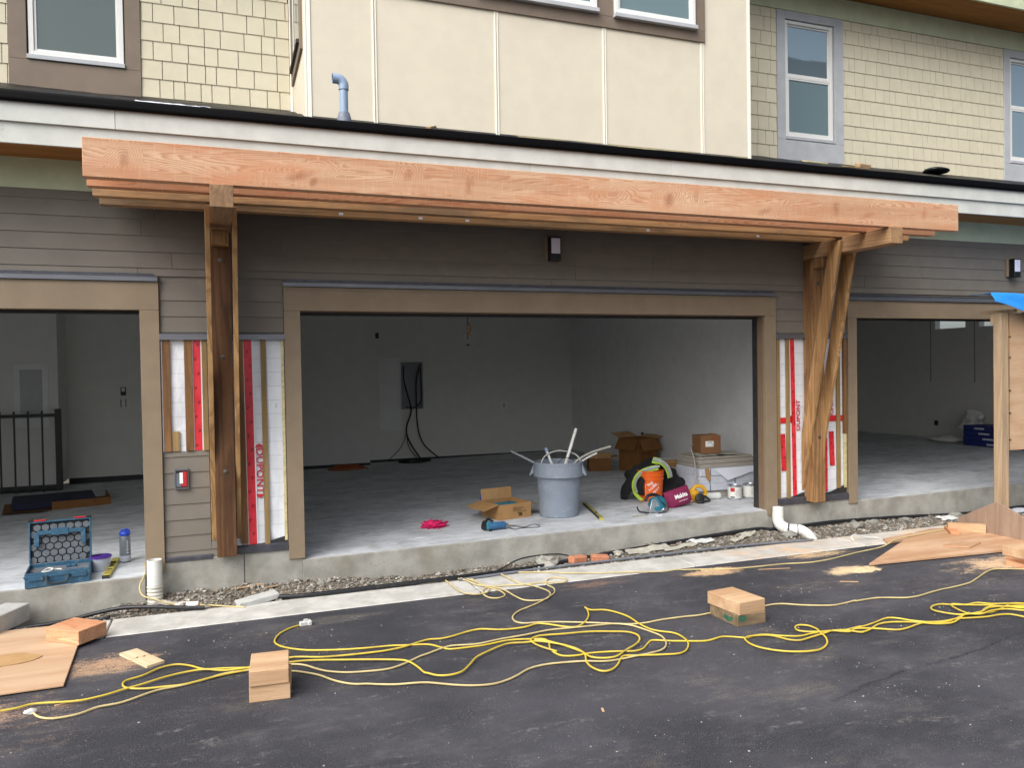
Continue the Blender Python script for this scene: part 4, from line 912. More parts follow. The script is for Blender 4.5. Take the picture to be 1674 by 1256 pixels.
mb = MB(); mb.tube([(-.70, .45, S(-.7)+.008), (-.66, .10, S(-.7)+.01), (-.66, -.05, -.03), (-.69, -.10, -.09), (-.665, -.14, -.16), (-.56, -.20, -.19), (-.47, -.22, -.225), (-.30, -.26, -.245), (-.12, -.34, -.25), (.0, -.40, RZ+.013), (.1, -.45, RZ+.013)], .0062, 7, sub=4)
tag(obj('extension_cord', mb, 'pale_cord', None), 'pale yellow cord hanging from the left garage round the white standpipe', 'cord', 'yellow extension cords on the asphalt')
mb = MB(); mb.tube([(6.15, -.62, G0+.01), (6.13, -.60, G0+.05), (6.2, -.58, G0+.065), (6.35, -.58, G0+.03), (6.5, -.6, G0+.01)], .005, 7, sub=4)
tag(obj('wire_loop', mb, 'pvc_white', None), 'thin white wire loop standing on the kerb left of the plywood', 'wire')

# pipes and hoses in the gravel
D = thing('standpipe', 'white plastic standpipe with corrugated foot beside the left garage opening', 'pipe', (-.575, -.12, RZ))
mb = MB(); mb.lathe([(.052, .18), (.057, .185), (.057, .385), (.050, .386), (.050, .25), (.0, .25)], (0, 0, 0), 28, cap=False); obj('pipe', mb, 'pvc_white', D)
mb = MB(); prof = []; 
for i in range(15): prof += [(.062 if i % 2 else .056, -.02+i*.0145)]
mb.lathe(prof, (0, 0, 0), 28); obj('corrugated_sleeve', mb, 'pvc_dirty', D)
mb = MB(); pts = [(.01, -.01, .035), (.08, -.05, .02), (.15, -.085, .012), (.20, -.105, .012)]
mb.tube(spline([Vector(p) for p in pts], 8), [.040 if i % 2 else .035 for i in range(25)], 14, sub=1); obj('corrugated_foot', mb, 'pvc_dirty', D)
mb = MB(); mb.tube([(.18, -.10, .014), (.33, -.14, .012)], .034, 16, sub=1); obj('coupling', mb, 'pvc_white', D)
D = thing('drain_elbow', 'white plastic drain pipe with two elbows below the right pier', 'pipe', (5.60, -.10, RZ))
mb = MB(); mb.lathe([(.050, .255), (.058, .26), (.058, .335), (.052, .336), (.050, .28), (.0, .28)], (.0, .0, 0), 26, cap=False); obj('pipe', mb, 'pvc_white', D)
def elbow(name, pts, r, parent, mat='pvc_white'):
    mb = MB(); mb.tube(pts, r, 22, sub=5); return obj(name, mb, mat, parent, sharp=50)
elbow('upper_elbow', [(0, 0, .27), (0, 0, .20), (.02, -.02, .14), (.08, -.06, .10)], .060, D)
mb = MB(); mb.tube([(.075, -.055, .101), (.088, -.065, .099)], .065, 22, sub=1); obj('black_ring', mb, 'black_pipe', D)
elbow('coupling', [(.085, -.065, .10), (.12, -.085, .098), (.165, -.11, .098)], .058, D)
mb = MB(); mb.tube([(.160, -.107, .098), (.169, -.113, .098)], .061, 22, sub=1); obj('black_ring', mb, 'rubber_boot', D)
elbow('lower_elbow', [(.16, -.11, .098), (.20, -.13, .09), (.255, -.16, .05), (.29, -.18, .0), (.30, -.19, -.03)], .056, D)
def hose(name, pts, r, mat, label, cat='hose', group=None):
    mb = MB(); mb.tube([(x, y, (gz(x, y) if z is None else z)+r) for x, y, z in pts], r, 9, sub=4); return tag(obj(name, mb, mat, None, sharp=60), label, cat, group)
hose('black_hose', [(-2.2, -.30, None), (-1.3, -.27, None), (-1.0, -.25, -.25), (-.8, -.265, -.225), (-.55, -.33, -.228), (-.4, -.36, -.245), (-.2, -.385, -.262)], .016, 'black_pipe', 'thick black hose arching over the gravel behind the salmon wood block')
hose('black_hose', [(.28, -.31, -.258), (.6, -.365, -.262), (1.1, -.365, -.26), (1.8, -.36, -.255), (2.3, -.28, None), (2.8, -.20, None), (3.5, -.13, None), (4.3, -.07, None), (5.3, -.065, None), (5.6, -.07, -.2), (6.4, -.045, -.19), (7.4, -.05, None), (8.4, -.07, None), (9.6, -.07, None), (11.5, -.1, None)], .019, 'black_pipe', 'long black hose running along the foundation across the middle garage')
hose('black_hose', [(.5, -.345, -.262), (1.2, -.34, -.25), (1.9, -.33, -.25), (2.3, -.22, None), (2.6, -.12, -.2), (3.0, -.10, -.20), (3.2, -.2, None)], .007, 'black_pipe', 'thin black cable curving beside the long hose before the middle garage', 'cable')
hose('grey_conduit', [(1.9, -.40, -.262), (2.6, -.345, -.26), (3.6, -.335, -.258), (4.6, -.33, -.255), (5.2, -.35, -.258), (5.8, -.40, -.262)], .012, 'grey_conduit', 'grey conduit lying along the back edge of the kerb', 'conduit')
hose('black_hose', [(-1.5, -.2, None), (-1.15, -.22, None), (-.95, -.3, None), (-.88, -.35, -.255)], .010, 'black_pipe', 'thin black cable half buried in gravel behind the grey block', 'cable')

# ------------------------------------------------------------------ wood, sheets and blocks outside
def sheet(name, pts, z, th, mat, label, cat, kids=None):
    c = Vector((sum(p[0] for p in pts)/len(pts), sum(p[1] for p in pts)/len(pts), z))
    mb = MB(); mb.prism([(p[0], p[1]) for p in pts], z, z+th, 'z'); o = obj(name, mb, mat, None, bevel=.002, origin=c); return tag(o, label, cat)
sheet('plywood_sheet', [(-2.5, -1.72), (-.958, -1.695), (-1.003, -.895), (-.985, -.42), (-1.30, -.395), (-2.5, -.36)], RZ+.009, .012, 'plywood', 'tan plywood sheet lying at the left frame edge under the salmon block', 'plywood')
sheet('plywood_sheet', [(5.54, -1.43), (8.6, -1.66), (8.6, -.75), (7.72, -.62), (7.30, -.53), (7.02, -.60)], RZ+.010, .022, 'plywood_red', 'large reddish plywood sheet lying on the kerb below the blue tarp', 'plywood')
sheet('plywood_offcut', [(6.38, -.84), (6.49, -.67), (7.0, -.585), (6.75, -.80)], RZ+.008, .018, 'plywood_red', 'pointed plywood tip sticking out behind the large reddish sheet', 'plywood')
sheet('plywood_offcut', [(6.70, -1.20), (6.88, -1.37), (7.16, -1.27), (7.0, -1.10)], RZ+.0325, .014, 'plywood_red', 'small flat plywood offcut lying on the large reddish sheet', 'plywood')
def scrap_(u, v):
    a = u*2*PI; r_ = v*(1+.25*noise.noise(Vector((math.cos(a)*1.5, math.sin(a)*1.5, 4)))); return (-1.42+.20*r_*math.cos(a), -1.10+.13*r_*math.sin(a), RZ+.0225+.02*max(0, r_-.6)*abs(noise.noise(Vector((u*5, 0, 1)))))
mb = MB(); mb.grid(scrap_, 40, 8, thick=(0, 0, .003)); tag(obj('cardboard_scrap', mb, 'cardboard_inner', None), 'torn scrap of brown paper on the left plywood sheet', 'cardboard')
def block(name, x, y, z, sx, sy, sz, rot, mat, label, group=None, parent=None, tilt=0):
    mb = MB(); mb.box(-sx/2, sx/2, -sy/2, sy/2, 0, sz); o = obj(name, mb, mat, parent, bevel=.003, origin=(0, 0, 0)); o.location = (x, y, z); o.rotation_euler = (tilt, 0, rot)
    return tag(o, label, 'wood block', group) if label else o
Gb = 'timber offcut blocks on the ground'
block('wood_block', -1.035, -.775, RZ+.0215, .31, .235, .097, -.70, 'fir_beam', 'salmon coloured wood block on the corner of the left plywood sheet', Gb)
block('wood_block', .213, -2.215, RZ, .226, .30, .094, -.10, 'fir_block', 'tan wood block, lower of the two stacked by the cord loops at left', Gb)
block('wood_block', .206, -2.222, RZ+.0945, .218, .305, .088, -.075, 'fir_block', 'tan wood block, upper of the two stacked by the cord loops at left', Gb)
gb = block('wood_block', 3.53, -2.185, RZ, .25, .33, .084, .02, 'fir_block_weathered', 'weathered grey wood block with green paint under the orange one', Gb)
mb = MB(); mb.add([(-.1262, -.10, .025), (-.1262, -.05, .012), (-.1262, .0, .03), (-.1262, -.02, .062), (-.1262, -.06, .05), (-.1262, -.12, .06)], [(0,1,2,3,4,5)]); o = obj('paint_smear', mb, 'green_paint', gb, origin=(0, 0, 0)); o.location = (0, 0, 0)
mb = MB(); mb.add([(-.115, -.1662, .045), (-.07, -.1662, .03), (-.045, -.1662, .05), (-.055, -.1662, .078), (-.11, -.1662, .08)], [(0,1,2,3,4)]); o = obj('paint_smear', mb, 'green_paint', gb, origin=(0, 0, 0)); o.location = (0, 0, 0)
block('wood_block', 3.525, -2.175, RZ+.0845, .245, .345, .092, .10, 'fir_block', 'clean orange wood block resting on the weathered block with green paint', Gb)
block('wood_block', 6.85, -2.02, RZ, .26, .3, .09, .06, 'fir_beam', 'salmon wood block, lower of the two at the right frame edge', Gb)
block('wood_block', 6.835, -2.0, RZ+.0905, .26, .3, .09, .02, 'fir_block', 'tan wood block, upper of the two at the right frame edge', Gb)
block('wood_offcut', 7.38, -.745, RZ+.0325, .32, .085, .035, .9, 'fir_beam', 'short narrow wood offcut on the right plywood near the gable board', Gb)
block('wood_offcut', 7.53, -.80, RZ+.0325, .36, .09, .088, -.72, 'fir_block', 'thick wood offcut leaning end-on to the gable shaped board', Gb)
Sm = thing('split_shingle', 'thin pale board split in two lying on the asphalt', 'board', (-.563, -1.355, RZ+.0005), math.radians(-59))
def jag(s):
    pts = [(-.018+.010*((i*7) % 3-1)+.02*(i/8), -.058+.116*i/8) for i in range(9)]
    return ([(-.19, -.058)] + [(x-.012, y) for x, y in pts] + [(-.19, .058)]) if s < 0 else ([(x+.010, y) for x, y in pts] + [(.19, .058), (.19, -.058)])
for s in (-1, 1):
    mb = MB(); mb.prism(jag(s), 0, .016, 'z'); obj('split_half', mb, 'furring', Sm); Sm.children[-1].data.materials[0] = MATS['pale_pine']
# grey blocks
o = bx('concrete_block', -.10, .10, -.21, .21, 0, .135, 'block_grey', None, bevel=.006, origin=(0, 0, 0)); o.location = (-1.63, -.28, RZ+.008); o.rotation_euler = (0, 0, -.42); tag(o, 'light grey concrete block standing in the gravel at the left frame edge', 'concrete block')
o = bx('concrete_paver', -.165, .165, -.06, .06, 0, .048, 'block_grey', None, bevel=.005, origin=(0, 0, 0)); o.location = (.205, -.33, RZ+.006); o.rotation_euler = (.05, -.09, .30); tag(o, 'pale concrete paver tipped across the gravel and kerb', 'paver')
for i, (x, y, sz_, l) in enumerate(((3.15, -.20, .065, 'left of the two orange brick pieces lying in the rubble'), (3.37, -.235, .065, 'right of the two orange brick pieces lying in the rubble'))):
    o = bx('brick_piece', -.085, .085, -.045, .045, 0, sz_, 'brick_orange', None, bevel=.006, origin=(0, 0, 0)); o.location = (x, y, gz(x, y)-.012); o.rotation_euler = (.05, .06, .25-i*.5); tag(o, l, 'brick', 'orange brick pieces in the rubble')
def rock(x, y, r, sd, label, mat='stone_grey', zo=0, sq=.6):
    mb = MB(); mb.blob((0, 0, 0), (r*1.25, r, r*sq), 2, .32, 1.6, sd); o = obj('rock', mb, mat, None, origin=(0, 0, 0), sharp=25); o.location = (x, y, gz(x, y)+zo+r*.2); o.rotation_euler = (0, 0, sd*1.3); tag(o, label, 'rock', 'loose rocks along the foundation')
rock(2.87, -.12, .115, 1, 'pale angular concrete lump left of the brick pieces', 'foundation_concrete', sq=.5); rock(5.62, -.24, .06, 2, 'rounded rock right in front of the white drain elbow')
rock(6.62, -.16, .075, 3, 'grey angular rock in the gravel right of the drain elbow'); rock(6.9, -.12, .05, 4, 'small grey rock beside the angular one right of the drain elbow')
rock(8.15, -.14, .075, 5, 'pointed grey rock in the gravel near the gable board'); rock(-.85, -.10, .05, 6, 'flat pale rock in the gravel left of the standpipe')
rock(.75, -.10, .035, 7, 'pale pebble at the foundation right of the paver'); rock(3.62, -.16, .05, 8, 'white plaster lump right of the brick pieces', 'paper_dirty'); rock(7.35, -.15, .06, 9, 'brown grey rock behind the plywood sheet')
def scrapsheet(x, y, sx, sy, rot, mat, label, sd, cat='debris', lift=.012):
    mb = MB()
    def fn(u, v):
        e = .12*noise.noise(Vector((u*3, v*3, sd))); c, s_ = math.cos(rot), math.sin(rot); a, b = (u-.5+e*.3)*sx, (v-.5+e)*sy
        X_, Y_ = x+a*c-b*s_, y+a*s_+b*c; return (X_, Y_, gz(X_, Y_)+lift+.02*abs(noise.noise(Vector((u*2.5, v*2, sd)))))
    mb.grid(fn, 18, 7, thick=(0, 0, .004)); tag(obj('debris_sheet', mb, mat, None), label, cat, 'flat debris on the gravel')
scrapsheet(3.95, -.16, .5, .12, .02, 'paper_dirty', 'crumbled white plaster board piece right of the brick pieces', 1)
scrapsheet(4.30, -.20, .40, .07, .05, 'paper_dirty', 'thin grey board sliver lying on the gravel before the middle slab', 2)
scrapsheet(4.62, -.12, .28, .10, .15, 'bag_white', 'torn white wrap scrap on the gravel before the middle slab', 3)
scrapsheet(5.08, -.17, .34, .06, .3, 'paper_dirty', 'dirty paper strip on the gravel left of the drain elbow', 4)
scrapsheet(5.2, -.10, .2, .09, .4, 'paper_dirty', 'torn white paper close to the drain elbow on the left', 5)
scrapsheet(8.0, -.20, .35, .10, .0, 'bag_white', 'white scrap on the gravel behind the gable board', 6)
scrapsheet(9.0, -.16, .7, .14, .1, 'paper', 'crumpled white plastic on the gravel right of the wooden post', 7)
# rows of thin wood slivers by the left pier
for i, (x, y, l, a) in enumerate(((.10, -.10, .16, .1), (.32, -.12, .12, .5), (.22, -.06, .1, -.2))):
    o = bx('wood_sliver', -l/2, l/2, -.008, .008, 0, .006, 'fir_block', None, origin=(0, 0, 0)); o.location = (x, y, gz(x, y)+.012); o.rotation_euler = (0, .05, a); tag(o, ('longest', 'slanted', 'shortest')[i] + ' wood sliver on the gravel below the left post', 'wood sliver', 'wood slivers on the gravel')
# small sawdust heaps with real relief
def heap(x, y, rx, ry, h, label, sd, z=RZ):
    mb = MB(); mb.grid(lambda u, v: ((x+rx*(2*u-1)), (y+ry*(2*v-1)), z-.006+h*max(0, 1-((2*u-1)**2+(2*v-1)**2)-.5*abs(noise.noise(Vector((u*4, v*4, sd+7)))))**1.2*(1+.9*noise.noise(Vector((u*14, v*14, sd))))), 30, 20); tag(obj('sawdust_heap', mb, 'sawdust', None), label, 'sawdust', kind='stuff')
heap(5.42, -1.50, .24, .10, .022, 'pale sawdust heap at the left tip of the reddish plywood sheet', 1); heap(4.2, -.93, .3, .09, .010, 'thin sawdust drift beside the kerb before the drain elbow', 2)
# grit and chips scattered over the asphalt
r = np.random.RandomState(5); V = []; F = []; k = 0
cube = np.array([(-1,-1,0),(1,-1,0),(1,1,0),(-1,1,0),(-.7,-.7,1),(.7,-.7,1),(.7,.7,1),(-.7,.7,1)], float); cf = np.array([(4,5,6,7),(0,1,5,4),(1,2,6,5),(2,3,7,6),(3,0,4,7)])
cl = [(r.uniform(-1.5, 7), r.uniform(-4.6, -1)) for _ in range(26)]
for i in range(900):
    if r.rand() < .6: c_ = cl[r.randint(26)]; x, y = c_[0]+r.normal()*.22, c_[1]+r.normal()*.07
    else: x, y = r.uniform(-1.6, 8.5), r.uniform(-4.8, -.82)
    if y > -.82: continue
    s = .0012+.003*r.rand()**3; a = r.uniform(0, 6.28); p = cube*[s*r.uniform(.8, 1.8), s, s*.7]
    p = np.c_[p[:, 0]*math.cos(a)-p[:, 1]*math.sin(a), p[:, 0]*math.sin(a)+p[:, 1]*math.cos(a), p[:, 2]] + [x, y, RZ]; V.append(p); F.append(cf+k); k += 8
me = bpy.data.meshes.new('road_grit'); me.from_pydata(np.concatenate(V).tolist(), [], np.concatenate(F).tolist()); me.materials.append(MATS['paper_dirty']); g = bpy.data.objects.new('road_grit', me); COL.objects.link(g); tag(g, 'pale grit and chips scattered over the asphalt', 'grit', kind='stuff')
for i, (x, y, l, a, lab) in enumerate(((5.0, -1.75, .15, -.5, 'pale wood splinter on the asphalt left of the reddish plywood'), (2.6, -2.55, .07, .1, 'tiny splinter on the asphalt inside the coil'), (-.9, -1.95, .12, .3, 'dark wood splinter in the sawdust left of the cords'), (1.9, -3.2, .04, 1.3, 'tiny wood chip alone on the dark asphalt below the cords'), (4.7, -1.15, .3, -.25, 'thin wood lath near the kerb left of the plywood tip'))):
    o = bx('wood_splinter', -l/2, l/2, -.006, .006, 0, .005, 'fir_block', None, origin=(0, 0, 0)); o.location = (x, y, RZ+.001); o.rotation_euler = (0, 0, a); tag(o, lab, 'wood splinter', 'wood splinters on the asphalt')

# gable board, post with plywood panel and blue tarp
mb = MB(); mb.prism([(-.581, -.245), (-.581, -.13), (-1.02, .105), (-1.085, .105), (-1.75, -.16), (-1.75, -.245)], 7.67, 7.69, 'x'); tag(obj('gable_board', mb, 'plywood_old', None, bevel=.002), 'weathered gable shaped board standing on edge behind the right plywood', 'board')
K = thing('covered_board', 'plywood board on wooden posts under a blue tarp at the right frame edge', 'covered board', (8.09, -.80, RZ))
for x in (0, 1.5):
    bx('post', x-.045, x+.068, -.02, .075, -.0, 2.42, 'stud_wood', K, bevel=.003)
bx('rail', -.04, 1.6, .077, .115, 2.30, 2.40, 'stud_wood', K, bevel=.003)
bx('edge_strip', .07, .105, -.004, .034, .885, 2.42, 'fir_post', K, bevel=.002)
bx('panel', .106, 1.45, .0, .018, .885, 2.42, 'plywood', K, bevel=.002)
for zz in (2.15, 1.92, 1.55, 1.30, 1.0): bx('screw_block', .085, .12, -.010, -.0045, zz, zz+.012, 'fir_post_dark', K)
def tarp(u, v):
    x = -.30 + 2.2*u; n_ = noise.noise(Vector((u*9, v*4, 2)))
    low = max(.05, min(.30, .09 + .15*(u*2.2)/.62)) + .03*math.sin(u*17)*(u > .3)
    if v < .4: t_ = v/.4; y = -.10 - .05*(1-t_) + .012*n_; z = 2.625 - low*(1-t_) + .008*n_ + .01*math.sin(u*14)
    else: t_ = (v-.4)/.6; y = -.10 + .50*t_; x += .30*t_*(1-u); z = 2.625 + .03*t_ + .012*n_ + .01*math.sin(u*14)
    return (x, y, z)
mb = MB(); mb.grid(tarp, 40, 22, thick=(0, 0, -.004)); obj('tarp', mb, 'tarp_blue', K, sharp=40)
for i, u in enumerate((.2, .5, .8)):
    bx('roof_stick', -.30+2.2*u-.02, -.30+2.2*u+.02, -.05, .36, 2.425, 2.46, 'stud_wood', K)

# ------------------------------------------------------------------ things in the middle garage
def F(x): return S(x) + .0005
# trash bin and what sticks out of it
B = thing('trash_bin', 'large grey round plastic bin full of pipes in the middle garage', 'bin', (3.40, .80, F(3.4)), -.5)
mb = MB(); mb.lathe([(.205, 0), (.214, .008), (.219, .10), (.238, .43), (.252, .545), (.262, .552), (.266, .575), (.262, .592), (.250, .592), (.244, .56), (.225, .43), (.205, .02), (.0, .02)], (0, 0, 0), 48, cap=False); obj('bin_body', mb, 'bin_plastic', B, sharp=40)
mb = MB(); mb.lathe([(.262, .566), (.272, .44), (.276, .438), (.268, .560)], (0, 0, 0), 48, cap=False); obj('bin_skirt', mb, 'bin_plastic', B)
for s in (-1, 1):
    mb = MB(); mb.prism([(s*.262, .572), (s*.292, .50), (s*.315, .445), (s*.300, .440), (s*.262, .47)], -.085, .085, 'y'); obj('bin_handle', mb, 'bin_plastic', B, bevel=.006)
mb = MB(); mb.lathe([(.0, .46), (.10, .50), (.20, .47), (.235, .44)], (0, 0, 0), 20, cap=False); obj('rubbish_bag', mb, 'bin_dark', B)
def stick(name, label, cat, pts, r, mat, flat=False, seg=10, group=None):
    mb = MB(); mb.tube(pts, r, seg, sub=4 if len(pts) > 2 else 1); return tag(obj(name, mb, mat, None, sharp=50), label, cat, group)
bz = F(3.4)
stick('plastic_pipe', 'longest white plastic pipe leaning right out of the grey bin', 'pipe', [(3.36, .72, bz+.30), (3.62, .80, bz+.94)], .017, 'pvc_white', group='pipes and strips sticking out of the grey bin')
stick('plastic_pipe', 'short white pipe with grey cap leaning left out of the grey bin', 'pipe', [(3.42, .82, bz+.33), (3.30, .88, bz+.70)], .015, 'pvc_white', group='pipes and strips sticking out of the grey bin')
mb = MB(); mb.tube([(3.303, .878, bz+.69), (3.29, .885, bz+.735)], .019, 10, sub=1); tag(obj('pipe_cap', mb, 'pvc_grey_blue', None), 'grey cap on the short white pipe in the grey bin', 'pipe cap')
stick('dark_strip', 'dark flat strip leaning far left out of the grey bin', 'strip', [(3.42, .90, bz+.40), (3.22, 1.0, bz+.55), (2.98, 1.15, bz+.69)], .013, 'panel_box_grey')
stick('bent_tube', 'thin grey tube bent in an arch over the grey bin', 'tube', [(3.20, .85, bz+.50), (3.26, .86, bz+.64), (3.42, .85, bz+.70), (3.60, .80, bz+.66), (3.68, .78, bz+.56)], .009, 'block_grey')
stick('bent_tube', 'pale flexible tube reaching far right out of the grey bin', 'tube', [(3.45, .85, bz+.40), (3.62, .80, bz+.58), (3.80, .78, bz+.67), (4.04, .80, bz+.72)], .013, 'paper_dirty')
stick('bent_tube', 'second pale strip just under the longer one right of the bin', 'tube', [(3.45, .75, bz+.42), (3.65, .74, bz+.58), (3.85, .76, bz+.66)], .010, 'bag_white')
stick('wire_piece', 'thin black wire curled inside the rim of the grey bin', 'wire', [(3.36, .72, bz+.58), (3.44, .70, bz+.64), (3.55, .72, bz+.60)], .004, 'panel_cable')

def carton(name, label, x, y, z, sx, sy, sz, rz_, mat='cardboard', open_=True, flaps=((1, .16, -.5), (2, .14, .6), (3, .15, -1.2), (4, .16, .5)), group=None, cat='cardboard box', th=.004):
    """box with thin walls; flaps: (side, length, angle from horizontal outward): 1 front, 2 right, 3 back, 4 left"""
    C_ = thing(name, label, cat, (x, y, z), rz_, group); a, b = sx/2, sy/2
    if not open_:
        bx('box_body', -a, a, -b, b, 0, sz, mat, C_, bevel=.004); return C_
    mb = MB(); mb.box(-a, a, -b, -b+th, 0, sz).box(-a, a, b-th, b, 0, sz).box(-a, -a+th, -b+th, b-th, 0, sz).box(a-th, a, -b+th, b-th, 0, sz).box(-a+th, a-th, -b+th, b-th, 0, th)
    obj('box_body', mb, mat, C_)
    for side, L, ang in flaps:
        c, s = math.cos(ang), math.sin(ang)
        if side in (2, 4):
            q = a if side == 2 else -a; d = 1 if side == 2 else -1
            vs = [(q, -b*.98, sz), (q, b*.98, sz), (q+d*L*c, b*.98, sz+L*s), (q+d*L*c, -b*.98, sz+L*s)]
        else:
            q = -b if side == 1 else b; d = -1 if side == 1 else 1
            vs = [(-a*.98, q, sz), (a*.98, q, sz), (a*.98, q+d*L*c, sz+L*s), (-a*.98, q+d*L*c, sz+L*s)]
        v1 = Vector(vs[1])-Vector(vs[0]); v2 = Vector(vs[3])-Vector(vs[0]); n = v1.cross(v2).normalized()*.0035
        mb = MB(); mb.add([Vector(v)+n*0 for v in vs]+[Vector(v)+n for v in vs], [(0,1,2,3), (7,6,5,4), (0,4,5,1), (1,5,6,2), (2,6,7,3), (3,7,4,0)]); obj('flap', mb, mat if ang < 0 else 'cardboard_inner', C_)
    return C_
C1 = carton('open_carton', 'small open cardboard box with splayed flaps left of the grey bin', 2.86, 1.02, F(2.85), .40, .40, .165, .20, flaps=((2, .17, -.35), (3, .12, 1.45), (4, .20, -.25)))
for i, (yy, w_) in enumerate(((.085, .05), (.10, .09), (.115, .07), (.07, .12), (.055, .06))):
    bx('printed_line', -.03 if i < 3 else .02, -.03+w_+.05, -.2015, -.2005, yy, yy+.006, 'dark_print', C1)
bx('printed_mark', .04, .085, -.2015, -.2005, .025, .06, 'dark_print', C1)
mb = MB(); mb.blob((0, 0, .10), (.17, .16, .05), 3, .25, 2, 6); obj('packing_content', mb, 'tool_teal', C1)
tag(bx('blue_packet', 2.66, 2.80, 1.29, 1.34, F(2.7), F(2.7)+.20, 'blue_plastic', None, bevel=.006), 'blue packet standing behind the small open cardboard box', 'packet')
# corded drill / router on the slab
R_ = thing('power_drill', 'blue corded power tool lying at the slab edge before the cardboard box', 'power tool', (2.47, .36, F(2.47)), .05)
m = Matrix.Rotation(PI/2, 4, 'Y')
mb = MB(); mb.lathe([(.020, -.02), (.034, -.015), (.040, .02), (.036, .10), (.038, .15), (.028, .17)], (0, 0, 0), 20, Matrix.Translation((-.02, 0, .045)) @ m); obj('tool_body', mb, 'tool_blue', R_)
mb = MB(); mb.lathe([(.030, 0), (.046, .005), (.046, .035), (.030, .04)], (0, 0, 0), 20, Matrix.Translation((-.085, .03, .06)) @ Matrix.Rotation(PI/2+.3, 4, 'Y')); obj('tool_head', mb, 'tool_black', R_)
mb = MB(); mb.box(-.06, .0, -.03, .03, .01, .09); obj('gear_housing', mb, 'tool_teal', R_, bevel=.012)
mb = MB(); mb.tube([(-.05, .02, .095), (-.02, .05, .11), (.03, .03, .08)], .012, 10); obj('tool_handle', mb, 'tool_black', R_)
bx('tool_foot', -.04, -.01, -.04, -.02, .0, .02, 'tool_black', R_)
mb = MB(); mb.tube([(.15, 0, .045), (.20, .06, .03), (.24, .12, .008), (.27, .11, .006), (.32, .0, .006), (.36, -.02, .006), (.44, .04, .006), (.50, .05, .006), (.52, -.02, .006), (.46, -.10, .006), (.38, -.07, .006), (.28, -.06, .006), (.22, -.08, .006), (.17, -.02, .02)], .0045, 7, sub=5); obj('tool_cord', mb, 'tool_black', R_)
mb = MB(); mb.tube([(.0, .02, .08), (.06, .05, .06), (.14, .05, .05), (.21, .07, .04)], .0045, 7, sub=4); obj('tool_cord', mb, 'tool_black', R_)
# pink rag
mb = MB()
for i, (x, y, rx_, ry_, rz2) in enumerate(((0, 0, .085, .06, .035), (.05, .03, .05, .05, .04), (-.05, .02, .05, .04, .03), (.08, -.02, .05, .03, .015))): pass
mb.blob((0, 0, .018), (.11, .085, .040), 4, .55, 4.5, 9, flat=0); o = obj('pink_rag', mb, 'pink_rag', None, origin=(0, 0, 0), sharp=180); o.location = (1.99, .80, F(1.99)); tag(o, 'crumpled bright pink rag on the middle garage slab', 'rag')
mb = MB(); mb.grid(lambda u, v: (1.68+.10*u, .30+.05*v, F(1.7)+.004+.01*abs(noise.noise(Vector((u*4, v*4, 1))))), 8, 6, thick=(0, 0, .002)); tag(obj('tissue_scrap', mb, 'paper', None), 'tiny white tissue scrap near the edge of the middle slab', 'scrap')
# spirit level behind the bin
L1 = thing('spirit_level', 'yellow and black spirit level lying right of the grey bin', 'spirit level', (3.80, .79, F(3.80)), math.radians(-105))
bx('level_body', -.46, .48, -.022, .022, 0, .026, 'level_dark', L1, bevel=.002); bx('level_stripe', -.45, .47, -.010, .010, .0265, .029, 'level_yellow', L1)
bx('level_end', .481, .492, -.022, .022, 0, .026, 'level_yellow', L1); bx('vial', .18, .24, -.009, .009, .0295, .033, 'tool_black', L1)
# orange bucket
K1 = thing('orange_bucket', 'orange plastic bucket with white lettering under a safety vest', 'bucket', (4.74, 1.12, F(4.7)), -.55)
mb = MB(); mb.lathe([(.128, 0), (.132, .004), (.146, .255), (.153, .257), (.153, .272), (.149, .274), (.150, .300), (.157, .302), (.157, .318), (.152, .320), (.155, .352), (.160, .354), (.160, .366), (.148, .366), (.128, .01), (.0, .01)], (0, 0, 0), 44, cap=False); obj('bucket_body', mb, 'orange_plastic', K1, sharp=40)
def on_bucket(cx, cz, rot):
    def w(v):
        c, s = math.cos(rot), math.sin(rot); x, z = cx + v.x*c - v.y*s, cz + v.x*s + v.y*c
        r_ = .1340 + .0558*z + v.z; a = x/r_ - PI/2 + .12; return Vector((r_*math.cos(a), r_*math.sin(a), z))
    return w
for i, (txt, dx, dz) in enumerate((('THE', -.052, .052), ('HOME', -.012, .015), ('DEPOT', .035, -.028))):
    lettering('bucket_lettering', txt, .044, None, 'white_print', K1, warp=on_bucket(.02+dx*.75, .16+dz*1.05, .72), bold=.0003)
for (x0, z0, x1, z1) in ((-.075, .03, -.075, .21), (-.075, .21, .10, .21)):
    mb = MB(); n = 10; w = on_bucket(0, 0, 0)
    for k in range(n):
        a, b = k/n, (k+1)/n; xa, za, xb, zb_ = x0+(x1-x0)*a, z0+(z1-z0)*a, x0+(x1-x0)*b, z0+(z1-z0)*b; t_ = .0018
        if x0 == x1: q = [(xa-t_, za), (xa+t_, za), (xb+t_, zb_), (xb-t_, zb_)]
        else: q = [(xa, za-t_), (xb, zb_-t_), (xb, zb_+t_), (xa, za+t_)]
        mb.add([w(Vector((p[0], p[1], 0))) for p in q], [(0,1,2,3)])
    obj('bucket_outline', mb, 'white_print', K1)
mb = MB(); mb.tube([(-.157, .0, .31), (-.166, -.03, .22), (-.155, -.075, .14), (-.13, -.10, .10)], .003, 6); obj('bucket_handle', mb, 'tin_metal', K1)
